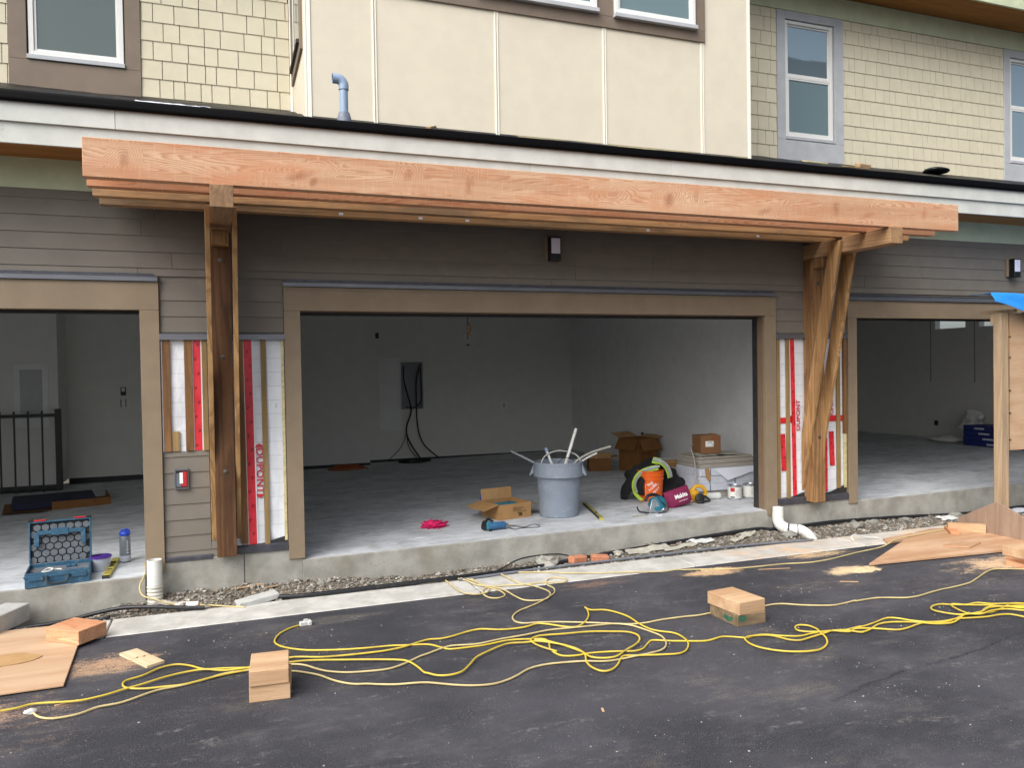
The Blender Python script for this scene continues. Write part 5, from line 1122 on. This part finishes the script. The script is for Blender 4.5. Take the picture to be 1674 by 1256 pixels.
# safety vest draped over the bucket
V_ = thing('safety_vest', 'black safety vest with lime and silver stripes draped over the orange bucket', 'safety vest', (4.83, 1.18, F(4.8)))
fx, fy = Vector((.42, -.907, 0)), Vector((.907, .42, 0))
def vest_pt(a, t):
    """a runs along the drape from the left hem over the bucket to the right hem; t is the fold depth (0 front .. 1 back)"""
    prof = [(-.27, .10), (-.29, .20), (-.26, .30), (-.18, .375), (-.08, .43), (.04, .465), (.14, .46), (.24, .37), (.31, .22), (.40, .08), (.44, .01)]
    s = a*(len(prof)-1); i = min(int(s), len(prof)-2); f = s-i
    x = prof[i][0]*(1-f)+prof[i+1][0]*f; z = prof[i][1]*(1-f)+prof[i+1][1]*f
    n_ = noise.noise(Vector((a*9, t*3, 2)))
    return x, z, n_
mb = MB()
def vest(u, v):
    x, z, n_ = vest_pt(u, v); d = -.04 + .34*v
    hang = (1-min(1, v/.35))**2*.07
    zz = z - .30*max(0, v-.45)**1.3 - hang*(.3 if u < .68 else 1) + .035*n_ + .018*math.sin(u*22+v*5)
    p = fy*x*1.0 - fx*(d+.0) + Vector((0, 0, max(.006, zz))); return p
mb.grid(vest, 64, 26, thick=(.0, 0, -.006)); obj('vest_cloth', mb, 'black_fabric', V_, sharp=180)
mb = MB(); mb.blob((.25, .10, .13), (.19, .16, .19), 4, .22, 2.2, 12, flat=.0); obj('vest_bundle', mb, 'black_fabric', V_, sharp=180)
mb = MB(); mb.blob((-.17, .16, .28), (.12, .10, .10), 3, .25, 2.2, 14); obj('vest_bundle', mb, 'black_fabric', V_, sharp=180)
def ribbon(name, pts, w, mat, lift):
    P = spline([Vector(p) for p in pts], 8); mb = MB(); vs = []; 
    for i, p in enumerate(P):
        t_ = (P[min(i+1, len(P)-1)]-P[max(i-1, 0)]).normalized(); n = Vector((.40, -.85, .35)).normalized(); s = t_.cross(n).normalized()*w/2
        vs += [p+s+n*lift, p-s+n*lift, p-s+n*(lift-.004), p+s+n*(lift-.004)]
    fs = [(i*4+k, i*4+(k+1) % 4, (i+1)*4+(k+1) % 4, (i+1)*4+k) for i in range(len(P)-1) for k in range(4)]; mb.add(vs, fs, True); return obj(name, mb, mat, V_, sharp=50)
arc = [(-.30, -.19, .03), (-.345, -.12, .10), (-.36, -.10, .19), (-.32, -.09, .28), (-.24, -.08, .34), (-.13, -.09, .375), (-.03, -.10, .39)]
ribbon('vest_stripe', arc, .062, 'lime_fabric', .02); ribbon('reflective_band', [(x+.01, y-.008, z+.012) for x, y, z in arc[1:]], .028, 'silver_fabric', .03)
arc = [(-.07, -.05, .475), (.0, -.11, .455), (.05, -.16, .40), (.075, -.185, .32), (.08, -.19, .27)]
ribbon('vest_stripe', arc, .10, 'lime_fabric', .02); ribbon('reflective_band', [(x, y-.008, z+.006) for x, y, z in arc], .054, 'silver_fabric', .03)
# circular saw
W_ = thing('circular_saw', 'teal circular saw tipped on its side in front of the orange bucket', 'circular saw', (4.38, .46, F(4.4)), -.15)
mb = MB(); mb.prism([(-.13, .02), (-.02, .0), (.03, .012), (-.05, .15), (-.10, .15)], -.012, .0, 'y', Matrix.Translation((.06, -.06, .0))); obj('base_plate', mb, 'tool_metal', W_, bevel=.004)
mb = MB(); mb.box(-.17, -.04, -.075, -.068, .012, .03); obj('guide_arm', mb, 'tool_metal', W_)
mb = MB(); mb.blob((.06, .03, .09), (.105, .085, .080), 3, .12, 1.5, 3, flat=.0); obj('saw_body', mb, 'tool_teal', W_, sharp=40)
mb = MB(); mb.lathe([(.02, 0), (.072, .004), (.075, .035), (.05, .045)], (0, 0, 0), 26, Matrix.Translation((.03, -.02, .085)) @ Matrix.Rotation(1.25, 4, 'X')); obj('motor_cover', mb, 'tool_teal', W_)
mb = MB(); mb.tube([(-.08, .02, .12), (-.05, .03, .175), (.03, .05, .185), (.10, .05, .155), (.14, .05, .10)], .018, 10); obj('saw_handle', mb, 'tool_black', W_)
mb = MB(); mb.tube([(-.20, -.06, .05), (-.21, -.065, .08), (-.19, -.07, .03), (-.15, -.075, .02), (-.08, -.08, .01)], .008, 8); obj('saw_lever', mb, 'tool_black', W_)
mb = MB(); mb.tube([(.10, .05, .15), (.05, -.04, .16), (.09, -.08, .10), (.15, -.07, .05), (.11, -.09, .01), (.02, -.10, .008)], .006, 7); obj('saw_cord', mb, 'tool_black', W_)
bx('saw_label', .04, .10, -.068, -.066, .03, .05, 'white_print', W_)
mb = MB(); mb.grid(lambda u, v: (4.05+.20*u, .30+.05*v+.02*u, F(4)+.003+.008*abs(noise.noise(Vector((u*4, v*4, 5))))), 10, 5, thick=(0, 0, .002)); tag(obj('tissue_scrap', mb, 'paper_dirty', None), 'thin white scrap on the slab just left of the circular saw', 'scrap')
mb = MB(); mb.box(4.30, 4.36, .235, .26, F(4.3), F(4.3)+.006); tag(obj('tissue_scrap', mb, 'paper', None), 'small bluish paper scrap on the slab in front of the circular saw', 'scrap')
# maroon dust bag
Dg = thing('dust_bag', 'maroon cloth dust bag with white Makita lettering beside the saw'.replace('Makita', 'maker\'s'), 'dust bag', (4.80, .62, F(4.8)), .10)
def pillow(u, v, s):
    x, z = (u-.5), (v-.5); b = (1-(2*abs(x))**3.5)*(1-(2*abs(z))**3.0); return (x*.335*(1+.06*(v-.5)), s*.065*max(0, b)**.5 + .006*noise.noise(Vector((u*5, v*5, s))), z*.205)
Mt = Matrix.Translation((0, 0, .105)) @ Matrix.Rotation(.20, 4, 'Y').inverted() @ Matrix.Rotation(-.30, 4, 'X')
for s in (-1, 1):
    mb = MB(); mb.grid(lambda u, v: Mt @ Vector(pillow(u, v, s)), 22, 16); obj('bag_side', mb, 'maroon_fabric', Dg, sharp=60)
def on_pillow(v):
    u_, v_ = v.x/.335+.5, v.y/.205+.5; p = Vector(pillow(min(.98, max(.02, u_)), min(.98, max(.02, v_)), -1)); return Mt @ Vector((p.x, p.y-.006-v.z, p.z))
lettering('bag_lettering', 'Makita', .066, None, 'white_print', Dg, warp=lambda v: on_pillow(v+Vector((.0, .01, 0))), bold=.002)
lettering('bag_lettering', 'www.makita.com', .018, None, 'white_print', Dg, warp=lambda v: on_pillow(v+Vector((.01, -.045, 0))))
mb = MB(); mb.box(-.12, .15, -.004, .0, -.092, -.084, Mt @ Matrix.Translation((0, -.022, 0))); obj('bag_seam', mb, 'white_print', Dg)
# yellow sander
Y_ = thing('yellow_sander', 'yellow and black power sander lying right of the maroon dust bag', 'sander', (5.14, .74, F(5.1)), -.1)
mb = MB(); mb.blob((-.05, .02, .085), (.085, .07, .075), 3, .12, 1.6, 5, flat=.0); obj('sander_body', mb, 'tool_yellow', Y_)
mb = MB(); mb.tube([(-.07, .0, .13), (-.03, .0, .185), (.05, .0, .185), (.10, .0, .13), (.10, .0, .08)], .022, 12); obj('sander_handle', mb, 'tool_yellow', Y_)
mb = MB(); mb.lathe([(.02, 0), (.052, .003), (.055, .035), (.03, .045)], (0, 0, 0), 24, Matrix.Translation((-.01, -.05, .055)) @ Matrix.Rotation(1.3, 4, 'X')); obj('motor_cover', mb, 'tool_black', Y_)
mb = MB(); mb.box(-.13, -.05, -.03, .03, .09, .135, Matrix.Rotation(-.35, 4, 'Y')); obj('sander_front', mb, 'tool_metal', Y_, bevel=.01)
mb = MB(); mb.tube([(.02, -.03, .03), (.08, -.05, .015), (.15, -.01, .015), (.165, .06, .03), (.13, .08, .06)], .011, 9); obj('sander_hose', mb, 'tool_black', Y_)
mb = MB(); mb.tube([(-.05, -.09, .012), (-.0, -.12, .03), (.03, -.09, .012), (-.01, -.06, .012), (-.05, -.09, .014)], .009, 9); obj('sander_cord', mb, 'tool_black', Y_)
# white sanding disc end
mb = MB(); mb.tube([(5.33, .86, F(5.3)+.042), (5.50, .80, F(5.3)+.042)], .040, 18, sub=1); tag(obj('white_roll', mb, 'bag_white', None, bevel=.012), 'short white roll lying between the sander and the paint cans', 'roll')
# paint tins
def tin(x, y, label, red):
    t_ = thing('paint_can', label, 'paint can', (x, y, F(x)), -.6, 'paint cans by the garage jamb')
    mb = MB(); mb.lathe([(.080, 0), (.083, .003), (.083, .008), (.080, .010), (.080, .155), (.083, .157), (.083, .168), (.074, .168), (.072, .160), (.0, .160)], (0, 0, 0), 30, cap=False); obj('can_body', mb, 'tin_metal', t_, sharp=40)
    mb = MB(); mb.lathe([(.0808, .016), (.0808, .148)], (0, 0, 0), 30, cap=False); obj('can_label', mb, 'pvc_white', t_)
    if red:
        mb = MB()
        for k in range(7):
            a, b = -2.2+k*.09, -2.2+(k+1)*.09; mb.add([(.0816*math.cos(q), .0816*math.sin(q), z) for q, z in ((a, .095), (b, .095), (b, .14), (a, .14))], [(0,1,2,3)])
        obj('red_patch', mb, 'red_plastic', t_)
        mb = MB()
        for k in range(7):
            a, b = -2.2+k*.09, -2.2+(k+1)*.09; mb.add([(.0816*math.cos(q), .0816*math.sin(q), z) for q, z in ((a, .022), (b, .022), (b, .036), (a, .036))], [(0,1,2,3)])
        obj('dark_patch', mb, 'black_print', t_)
    for z in (.05, .065, .08, .095, .11):
        mb = MB()
        for k in range(8):
            a, b = -1.45+k*.10, -1.45+(k+1)*.10; mb.add([(.0816*math.cos(q), .0816*math.sin(q), zz) for q, zz in ((a, z), (b, z), (b, z+.005), (a, z+.005))], [(0,1,2,3)])
        obj('label_line', mb, 'block_grey', t_)
tin(5.655, .74, 'white paint can with red label patch just inside the right jamb', True)
tin(5.862, .73, 'white paint can partly hidden behind the right jamb', False)
# tile cartons, boards and the box on top
base = bx('timber_slab', 5.30, 6.14, .93, 1.42, F(5.5), F(5.5)+.085, 'tile_grey', None, bevel=.004); tag(base, 'low grey brown board pack under the white tile cartons', 'board pack')
zc = F(5.5)+.086
gT = 'white tile cartons stacked against the right wall'
labs = ('bottom white tile carton of the tall stack by the right wall', 'middle white tile carton of the tall stack by the right wall', 'top white tile carton of the tall stack with a loose paper sheet on it')
for i, (x0, x1, y0, h) in enumerate(((5.26, 6.16, .90, .085), (5.27, 6.15, .91, .095), (5.28, 6.17, .895, .09))):
    c_ = bx('tile_carton', x0, x1, y0, y0+.52, zc, zc+h, 'tile_carton', None, bevel=.005); tag(c_, labs[i], 'carton', gT)
    for xx in (5.42, 5.78): bx('carton_strap', xx, xx+.012, y0-.003, y0-.0005, zc+.002, zc+h-.002, 'bottle_grey', c_)
    zc += h+.001
mb = MB(); mb.add([(5.47, .888, zc-.002), (6.13, .888, zc-.002), (6.05, .880, zc-.06), (5.66, .876, zc-.155)], [(0,1,2,3)]); mb.add([(5.47, .8865, zc-.002), (6.13, .8865, zc-.002), (6.05, .8785, zc-.06), (5.66, .8745, zc-.155)], [(3,2,1,0)]); tag(obj('paper_sheet', mb, 'paper', None), 'loose white paper sheet hanging over the front of the tile cartons', 'paper')
mb = MB(); mb.prism([(5.345, zc-.0), (5.40, zc-.0), (5.43, zc-.13), (5.40, zc-.15), (5.36, zc-.10)], .886, .892, 'y'); tag(obj('cardboard_tab', mb, 'cardboard', None), 'brown cardboard tab hanging at the left front of the tile cartons', 'cardboard')
gG = 'flat grey boards stacked on the tile cartons'
for i, (x0, x1, y0, lab, h) in enumerate(((5.30, 6.16, .92, 'lowest grey board on top of the tile cartons', .045), (5.31, 6.14, .95, 'middle grey board on top of the tile cartons', .05), (5.33, 6.10, .99, 'upper grey board on top of the tile cartons', .028))):
    tag(bx('grey_board', x0, x1, y0, y0+.50, zc+.001, zc+h, 'tile_grey', None, bevel=.004), lab, 'board', gG); zc += h+.0015
mb = MB(); mb.grid(lambda u, v: (5.34+.62*u, 1.0+.42*v, zc+.006+.03*abs(noise.noise(Vector((u*3, v*2, 4))))), 16, 10, thick=(0, 0, .003)); tag(obj('card_sheet', mb, 'paper_dirty', None), 'warped pale cardboard sheet under the small brown box', 'cardboard')
tb = carton('small_carton', 'closed brown cardboard box with white label on top of the grey boards', 5.615, 1.25, zc+.02, .27, .24, .225, -.12, 'cardboard_brown', open_=False)
bx('shipping_label', -.075, .035, -.1215, -.1205, .085, .155, 'white_print', tb)
for z, a, b in ((.142, -.03, .01), (.132, -.045, .02), (.105, .01, .03), (.10, .008, .03)): bx('label_print', a, b, -.1225, -.1216, z, z+.004, 'bottle_grey', tb)
bx('printed_mark', .045, .075, -.1215, -.1205, .175, .20, 'red_plastic', tb); bx('tape_strip', -.02, .02, -.1205, .12, .2255, .2262, 'cardboard', tb); bx('tape_edge', .06, .12, -.05, .06, .2255, .235, 'cardboard', tb)
hose('grey_strap', [(5.42, 1.25, zc+.12), (5.32, 1.15, zc+.10), (5.27, 1.0, zc-.02), (5.24, .92, zc-.18), (5.25, .88, F(5.2)+.2)], .008, 'tile_grey', 'pale bent strip hanging down the left side of the board stack', 'strip')
# lower carton pack behind the vest
for i in range(2):
    c_ = bx('tile_carton', 5.42, 5.86, 1.85, 2.25, F(5.5)+.02+i*.092, F(5.5)+.11+i*.092, 'tile_carton', None, bevel=.005); tag(c_, ('lower', 'upper')[i]+' white tile carton of the short stack behind the safety vest', 'carton', gT)
    bx('carton_strap', 5.70, 5.715, 1.8475, 1.8495, F(5.5)+.022+i*.092, F(5.5)+.108+i*.092, 'bottle_grey', c_)
tag(bx('board_strip', 5.36, 5.88, 1.72, 1.84, F(5.5), F(5.5)+.03, 'tile_grey', None, bevel=.003), 'thin grey board lying in front of the short carton stack', 'board')
C2 = carton('large_carton', 'large open brown cardboard box with folded flaps by the right wall', 5.92, 3.50, F(5.9), .42, .42, .50, .30, 'cardboard_dark', flaps=((1, .19, -1.1), (2, .20, .15), (3, .20, .35), (4, .19, -1.0)))
bx('white_sticker', -.06, .02, -.2225, -.221, .08, .12, 'paper', C2)
for z in (.18, .27, .36): bx('printed_line', -.15, .05, -.2222, -.221, z, z+.008, 'dark_print', C2)
C3 = carton('small_dark_carton', 'small open brown box left of the large cardboard box', 5.42, 3.85, F(5.4), .34, .30, .20, -.35, 'cardboard_dark', flaps=((1, .10, 1.2), (2, .12, .2), (4, .12, -.4)))
tag(bx('paper_stack', 5.30, 5.52, 3.72, 3.92, F(5.4)+.201, F(5.4)+.235, 'paper', None, bevel=.003), 'white paper stack on the small brown box left of the large box', 'paper')
C4 = carton('tray_carton', 'low open cardboard tray with papers between the large box and the tile stack', 6.0, 2.85, F(6), .52, .36, .20, -.15, 'cardboard', flaps=((1, .05, 1.5),))
for i, (x, y, a) in enumerate(((5.95, 2.85, .3), (6.08, 2.9, -.4), (5.86, 2.80, .1))):
    o = bx('paper_bundle', -.12, .12, -.09, .09, 0, .02, 'paper', None, origin=(0, 0, 0)); o.location = (x, y, F(6)+.19+.012*i); o.rotation_euler = (.12, -.08+.1*i, a); tag(o, ('flattest', 'tilted', 'leftmost')[i]+' folded paper lying in the low cardboard tray', 'paper', 'papers in the low tray')
# electrical panel, cables, hanging wires, coil on the floor
U = thing('electrical_panel', 'open grey electrical panel with hanging black cables on the back wall', 'electrical panel', (3.145, 6.755, 1.35))
mb = MB(); mb.box(-.19, .19, -.012, .0, -.42, .42).box(-.19, -.165, -.06, -.0125, -.42, .42).box(.165, .19, -.06, -.0125, -.42, .42).box(-.164, .164, -.06, -.0125, .395, .42).box(-.164, .164, -.06, -.0125, -.42, -.395); obj('panel_box', mb, 'panel_box_grey', U)
for pts, r_ in (([(-.16, -.05, .36), (-.16, -.06, .1), (-.10, -.07, -.15), (-.04, -.08, -.45), (-.13, -.08, -.75), (-.10, -.12, -.98), (.08, -.2, -1.3)], .014), ([(.14, -.05, .38), (.07, -.06, .1), (.06, -.07, -.2), (.07, -.08, -.7), (.16, -.14, -1.05), (.42, -.25, -1.31)], .013), ([(.15, -.05, .3), (.16, -.06, -.2), (.12, -.06, -.33), (.0, -.06, -.40), (-.14, -.06, -.38)], .010), ([(-.13, -.08, -.8), (-.10, -.1, -1.1), (.02, -.2, -1.28)], .006), ([(-.13, -.06, -.85), (-.25, -.12, -1.1), (-.5, -.2, -1.31)], .006)):
    mb = MB(); mb.tube(pts, r_, 7, sub=5); obj('panel_cable', mb, 'panel_cable', U)
mb = MB(); mb.tube([(3.10+.28*math.cos(a), 6.45+.16*math.sin(a), F(3)+.02+.01*math.sin(a*2.3)) for a in [i*.5 for i in range(26)]], .016, 7, sub=3); tag(obj('cable_coil', mb, 'panel_cable', None), 'dark cable coil on the floor below the electrical panel', 'cable')
mb = MB(); mb.tube([(1.85+(.34-.004*i)*math.cos(i*.45), 5.95+(.22-.002*i)*math.sin(i*.45), F(2)+.012+.0015*i) for i in range(44)], .010, 6, sub=3); tag(obj('cord_coil', mb, 'red_coil', None), 'flat coil of orange brown cord on the floor at the back left', 'cord')
A_ = thing('ceiling_wires', 'bundle of bare wires and connectors hanging from the middle garage ceiling', 'wires', (3.065, 3.0, 2.749))
mb = MB(); mb.tube([(0, 0, 0), (.005, 0, -.3), (-.005, 0, -.52)], .006, 7); obj('cable', mb, 'panel_cable', A_)
for pts, mt in (([(0, 0, -.50), (.04, .01, -.55), (.03, 0, -.62), (.0, 0, -.66)], 'wire_copper'), ([(0, 0, -.52), (.02, 0, -.60), (-.07, 0, -.66)], 'paper_dirty'), ([(0, 0, -.55), (.03, 0, -.66), (.09, 0, -.70)], 'paper_dirty'), ([(0, 0, -.52), (.0, 0, -.68), (-.01, 0, -.72)], 'wire_copper')):
    mb = MB(); mb.tube(pts, .009, 7); obj('wire_end', mb, mt, A_)
mb = MB(); mb.blob((-.005, 0, -.80), (.025, .02, .012), 2, .2, 2, 1); mb.v = mb.v; obj('wire_nut', mb, 'tool_black', A_)

# ------------------------------------------------------------------ things in the left garage
Q = thing('tool_case', 'open blue tool case with honeycomb foam lid at the left slab edge', 'tool case', (-1.30, .16, F(-1.3)), math.radians(6))
w2, dp, hh = .225, .175, .115
mb = MB(); mb.box(-w2, w2, -dp, -dp+.012, 0, hh).box(-w2, w2, dp-.012, dp, 0, hh).box(-w2, -w2+.012, -dp+.012, dp-.012, 0, hh).box(w2-.012, w2, -dp+.012, dp-.012, 0, hh).box(-w2+.012, w2-.012, -dp+.012, dp-.012, 0, .02); obj('case_base', mb, 'case_blue', Q, bevel=.003)
bx('base_rib', -w2-.006, w2+.006, -dp-.006, -dp+.0-.0005, .075, .095, 'case_blue', Q, bevel=.002)
for s in (-1, 1): bx('latch_recess', s*.15-.05, s*.15+.05, -dp-.010, -dp-.0065, .055, .098, 'case_blue', Q, bevel=.003)
mb = MB(); mb.tube([(-.075, -dp-.012, .085), (-.07, -dp-.03, .045), (-.045, -dp-.036, .028), (.045, -dp-.036, .028), (.07, -dp-.03, .045), (.075, -dp-.012, .085)], .009, 8, sub=5); obj('front_handle', mb, 'case_groove', Q)
LM = Matrix.Translation((0, dp-.01, hh)) @ Matrix.Rotation(-.10, 4, 'X')
mb = MB(); 
for b_ in ((-w2, w2, .03, .045, 0, .345), (-w2, -w2+.012, -.015, .03, 0, .345), (w2-.012, w2, -.015, .03, 0, .345), (-w2+.012, w2-.012, -.015, .03, .333, .345)): mb.box(*b_, LM)
lid = obj('case_lid', mb, 'case_blue', Q, bevel=.003)
mb = MB(); mb.box(-w2+.013, w2-.013, .012, .029, .002, .332, LM); obj('foam_backing', mb, 'case_groove', Q)
R6 = .034; nrow = 0
for j in range(6):
    for i in range(8):
        x = -w2+.030 + i*R6*1.74 + (R6*.87 if j % 2 else 0); z = .028 + j*R6*1.55
        if x > w2-.028: continue
        mb = MB(); mb.prism([(x+(R6-.004)*math.sin(PI/3*k), z+(R6-.004)*math.cos(PI/3*k)) for k in range(6)], .0, .0119, 'y', LM); obj('foam_cell', mb, 'case_foam', Q, bevel=.002)
# folded carry handle lying over the foam
mb = MB(); mb.box(-.165, .165, -.030, -.012, .235, .268, LM).box(-.185, -.15, -.030, -.012, .14, .252, LM).box(.15, .185, -.030, -.012, .14, .252, LM).box(-.06, .06, -.036, -.031, .225, .282, LM); obj('carry_handle', mb, 'case_blue', Q, bevel=.006)
for s in (-1, 1):
    mb = MB(); mb.box(s*.145-.045, s*.145+.045, -.02, .035, .346, .358, LM); obj('red_latch', mb, 'red_plastic', Q, bevel=.003)
    mb = MB(); mb.box(s*.21-.018, s*.21+.018, -.02, .046, .346, .362, LM); obj('corner_foot', mb, 'tool_black', Q, bevel=.003)
bx('inner_tray', -w2+.013, w2-.013, .02, dp-.013, .021, .085, 'case_foam', Q, bevel=.003)
for x in (.06, .10): bx('tray_item', x-.017, x+.017, .045, .10, .0855, .105, 'case_blue', Q, bevel=.004)
mb = MB(); mb.tube([(-.12, -.06, .09), (-.08, -.02, .11), (-.04, -.05, .105), (-.07, -.10, .10), (-.11, -.08, .095), (-.02, -.04, .10), (.02, -.06, .10)], .006, 7, sub=5); obj('coiled_cable', mb, 'bag_white', Q)
mb = MB(); mb.blob((-.12, -.07, .05), (.07, .06, .035), 3, .2, 2, 4); obj('case_tool', mb, 'tool_black', Q)
mb = MB(); mb.lathe([(.022, .0), (.024, .03), (.0, .035)], (.03, -.07, .06), 16); obj('case_tool', mb, 'bag_white', Q)
# bottle
Bt = thing('water_bottle', 'grey water bottle with blue lid standing on the left garage slab', 'bottle', (-.868, .60, F(-.87)))
mb = MB(); mb.lathe([(.040, 0), (.045, .006), (.0455, .10), (.044, .12), (.0455, .14), (.0445, .225), (.040, .236)], (0, 0, 0), 28); obj('bottle_body', mb, 'bottle_grey', Bt)
mb = MB(); mb.lathe([(.0458, .012), (.0462, .062)], (0, 0, 0), 28, cap=False); obj('print_band', mb, 'clear_tub', Bt)
for i in range(8): bx('measure_mark', .018, .026 if i % 2 else .031, -.0455, -.0405, .085+i*.015, .0885+i*.015, 'white_print', Bt)
mb = MB(); mb.lathe([(.044, .237), (.046, .24), (.046, .258), (.040, .268), (.020, .272), (.018, .284), (.0, .286)], (0, 0, 0), 28, cap=False); obj('bottle_lid', mb, 'blue_plastic', Bt)
mb = MB(); mb.tube([(-.038, 0, .262), (-.02, 0, .285), (.02, 0, .288), (.042, 0, .268)], .006, 8); obj('lid_loop', mb, 'blue_plastic', Bt)
Tb = thing('plastic_tub', 'translucent round tub with purple lid behind the tool case', 'tub', (-1.03, .36, F(-1.03)))
mb = MB(); mb.lathe([(.066, 0), (.070, .004), (.080, .112)], (0, 0, 0), 30); obj('tub_body', mb, 'clear_tub', Tb)
mb = MB(); mb.lathe([(.083, .111), (.086, .113), (.086, .126), (.074, .128), (.072, .122), (.0, .122)], (0, 0, 0), 30, cap=False); obj('tub_lid', mb, 'purple_plastic', Tb)
L2 = thing('spirit_level', 'short dusty yellow spirit level lying at the left slab edge', 'spirit level', (-.95, .33, F(-.95)), math.radians(90))
bx('level_body', -.29, .33, -.028, .028, 0, .028, 'level_yellow', L2, bevel=.003); bx('level_window', .14, .20, -.022, .022, .0285, .0295, 'tool_black', L2); bx('level_window', -.10, -.06, -.022, .022, .0285, .0295, 'level_dark', L2)
bx('level_end', -.301, -.291, -.028, .028, 0, .028, 'level_dark', L2); bx('level_end', .331, .341, -.028, .028, 0, .028, 'level_dark', L2)
for x in (-.22, -.16, .0, .06): bx('level_print', x, x+.02, -.02, .02, .0285, .0292, 'dark_print', L2)
# dark slab in a cardboard tray
mb_ = thing('carton_tray', 'flattened brown cardboard tray on the left garage floor', 'cardboard', (-2.05, 4.45, F(-2)), .20)
mb = MB(); mb.box(-.62, .55, -.42, .42, .0, .006).box(-.1, .55, -.426, -.421, .0, .10).box(.551, .556, -.42, .42, 0, .10); obj('tray_sheet', mb, 'cardboard_dark', mb_)
mb = MB(); mb.add([(-.62, -.42, .006), (-.1, -.42, .006), (-.2, -.6, .03), (-.7, -.50, .02)], [(0,1,2,3)]); obj('flap', mb, 'cardboard_dark', mb_)
mb = MB(); mb.box(-.46, .46, -.36, .36, 0, .10); o = obj('foam_slab', mb, 'navy_foam', None, bevel=.015, origin=(0, 0, 0)); o.location = (-2.12, 4.46, F(-2)+.008); o.rotation_euler = (0, 0, .20); tag(o, 'dark navy slab lying in the cardboard tray', 'slab')
# black iron fence panel
Fp = thing('fence_panel', 'black iron fence panel leaning inside the left garage', 'fence panel', (-2.27, 5.70, F(-2.3)))
for z in (.060, 1.09): bx('rail', -3.6, -.042, -.014, .014, z, z+.045, 'iron_black', Fp, bevel=.002)
bx('post', -.04, .035, -.035, .035, .03, 1.20, 'iron_black', Fp, bevel=.003)
for i in range(20):
    x = -.20 - i*.172; bx('picket', x-.009, x+.009, -.0135, .0135, .02, 1.19, 'iron_black', Fp) if False else bx('picket', x-.012, x+.012, -.0265, -.0145, .02, 1.18, 'iron_black', Fp)

# ------------------------------------------------------------------ right garage
for i, (y, z, r3) in enumerate(((3.62, .22, (.16, .2, .26)), (3.56, .50, (.12, .17, .12)))):
    mb = MB(); mb.blob((0, 0, 0), r3, 4, .22, 2.2, 20+i, flat=-r3[2]*.9); o = obj('plastic_bag', mb, 'bag_white', None, sharp=180, origin=(0, 0, 0)); o.location = (13.05, y, F(13)+z); tag(o, ('lower', 'upper')[i]+' of the two piled white plastic bags by the far right wall', 'bag', 'white plastic bags in the right garage')
mb = MB(); mb.blob((0, 0, 0), (.2, .38, .07), 3, .3, 2.2, 30, flat=-.05); o = obj('plastic_bag', mb, 'bag_white', None, sharp=180, origin=(0, 0, 0)); o.location = (12.9, 4.0, F(13)+.05); tag(o, 'flat white plastic sheeting on the floor by the far right wall', 'plastic sheeting')
k = 0
for row in range(4):
    for col, (y0, nm) in enumerate(((2.55, 'left'), (1.55, 'right'))):
        if col and row == 3: continue
        o = bx('blue_carton', 12.65, 13.15, y0, y0+.92, F(13)+row*.092, F(13)+row*.092+.088, 'navy_carton', None, bevel=.006)
        tag(o, f"{('bottom', 'second', 'third', 'top')[row]} dark blue carton in the {nm} column by the far right wall", 'carton', 'dark blue cartons in the right garage'); bx('carton_print', 12.645, 12.6495, y0+.2+.1*row, y0+.45+.08*row, F(13)+row*.092+.025, F(13)+row*.092+.055, 'tile_carton', o)
print('objects', len(bpy.data.objects), 'tris', sum(len(o.data.loop_triangles) if o.type == 'MESH' and not o.data.calc_loop_triangles() else 0 for o in bpy.data.objects))
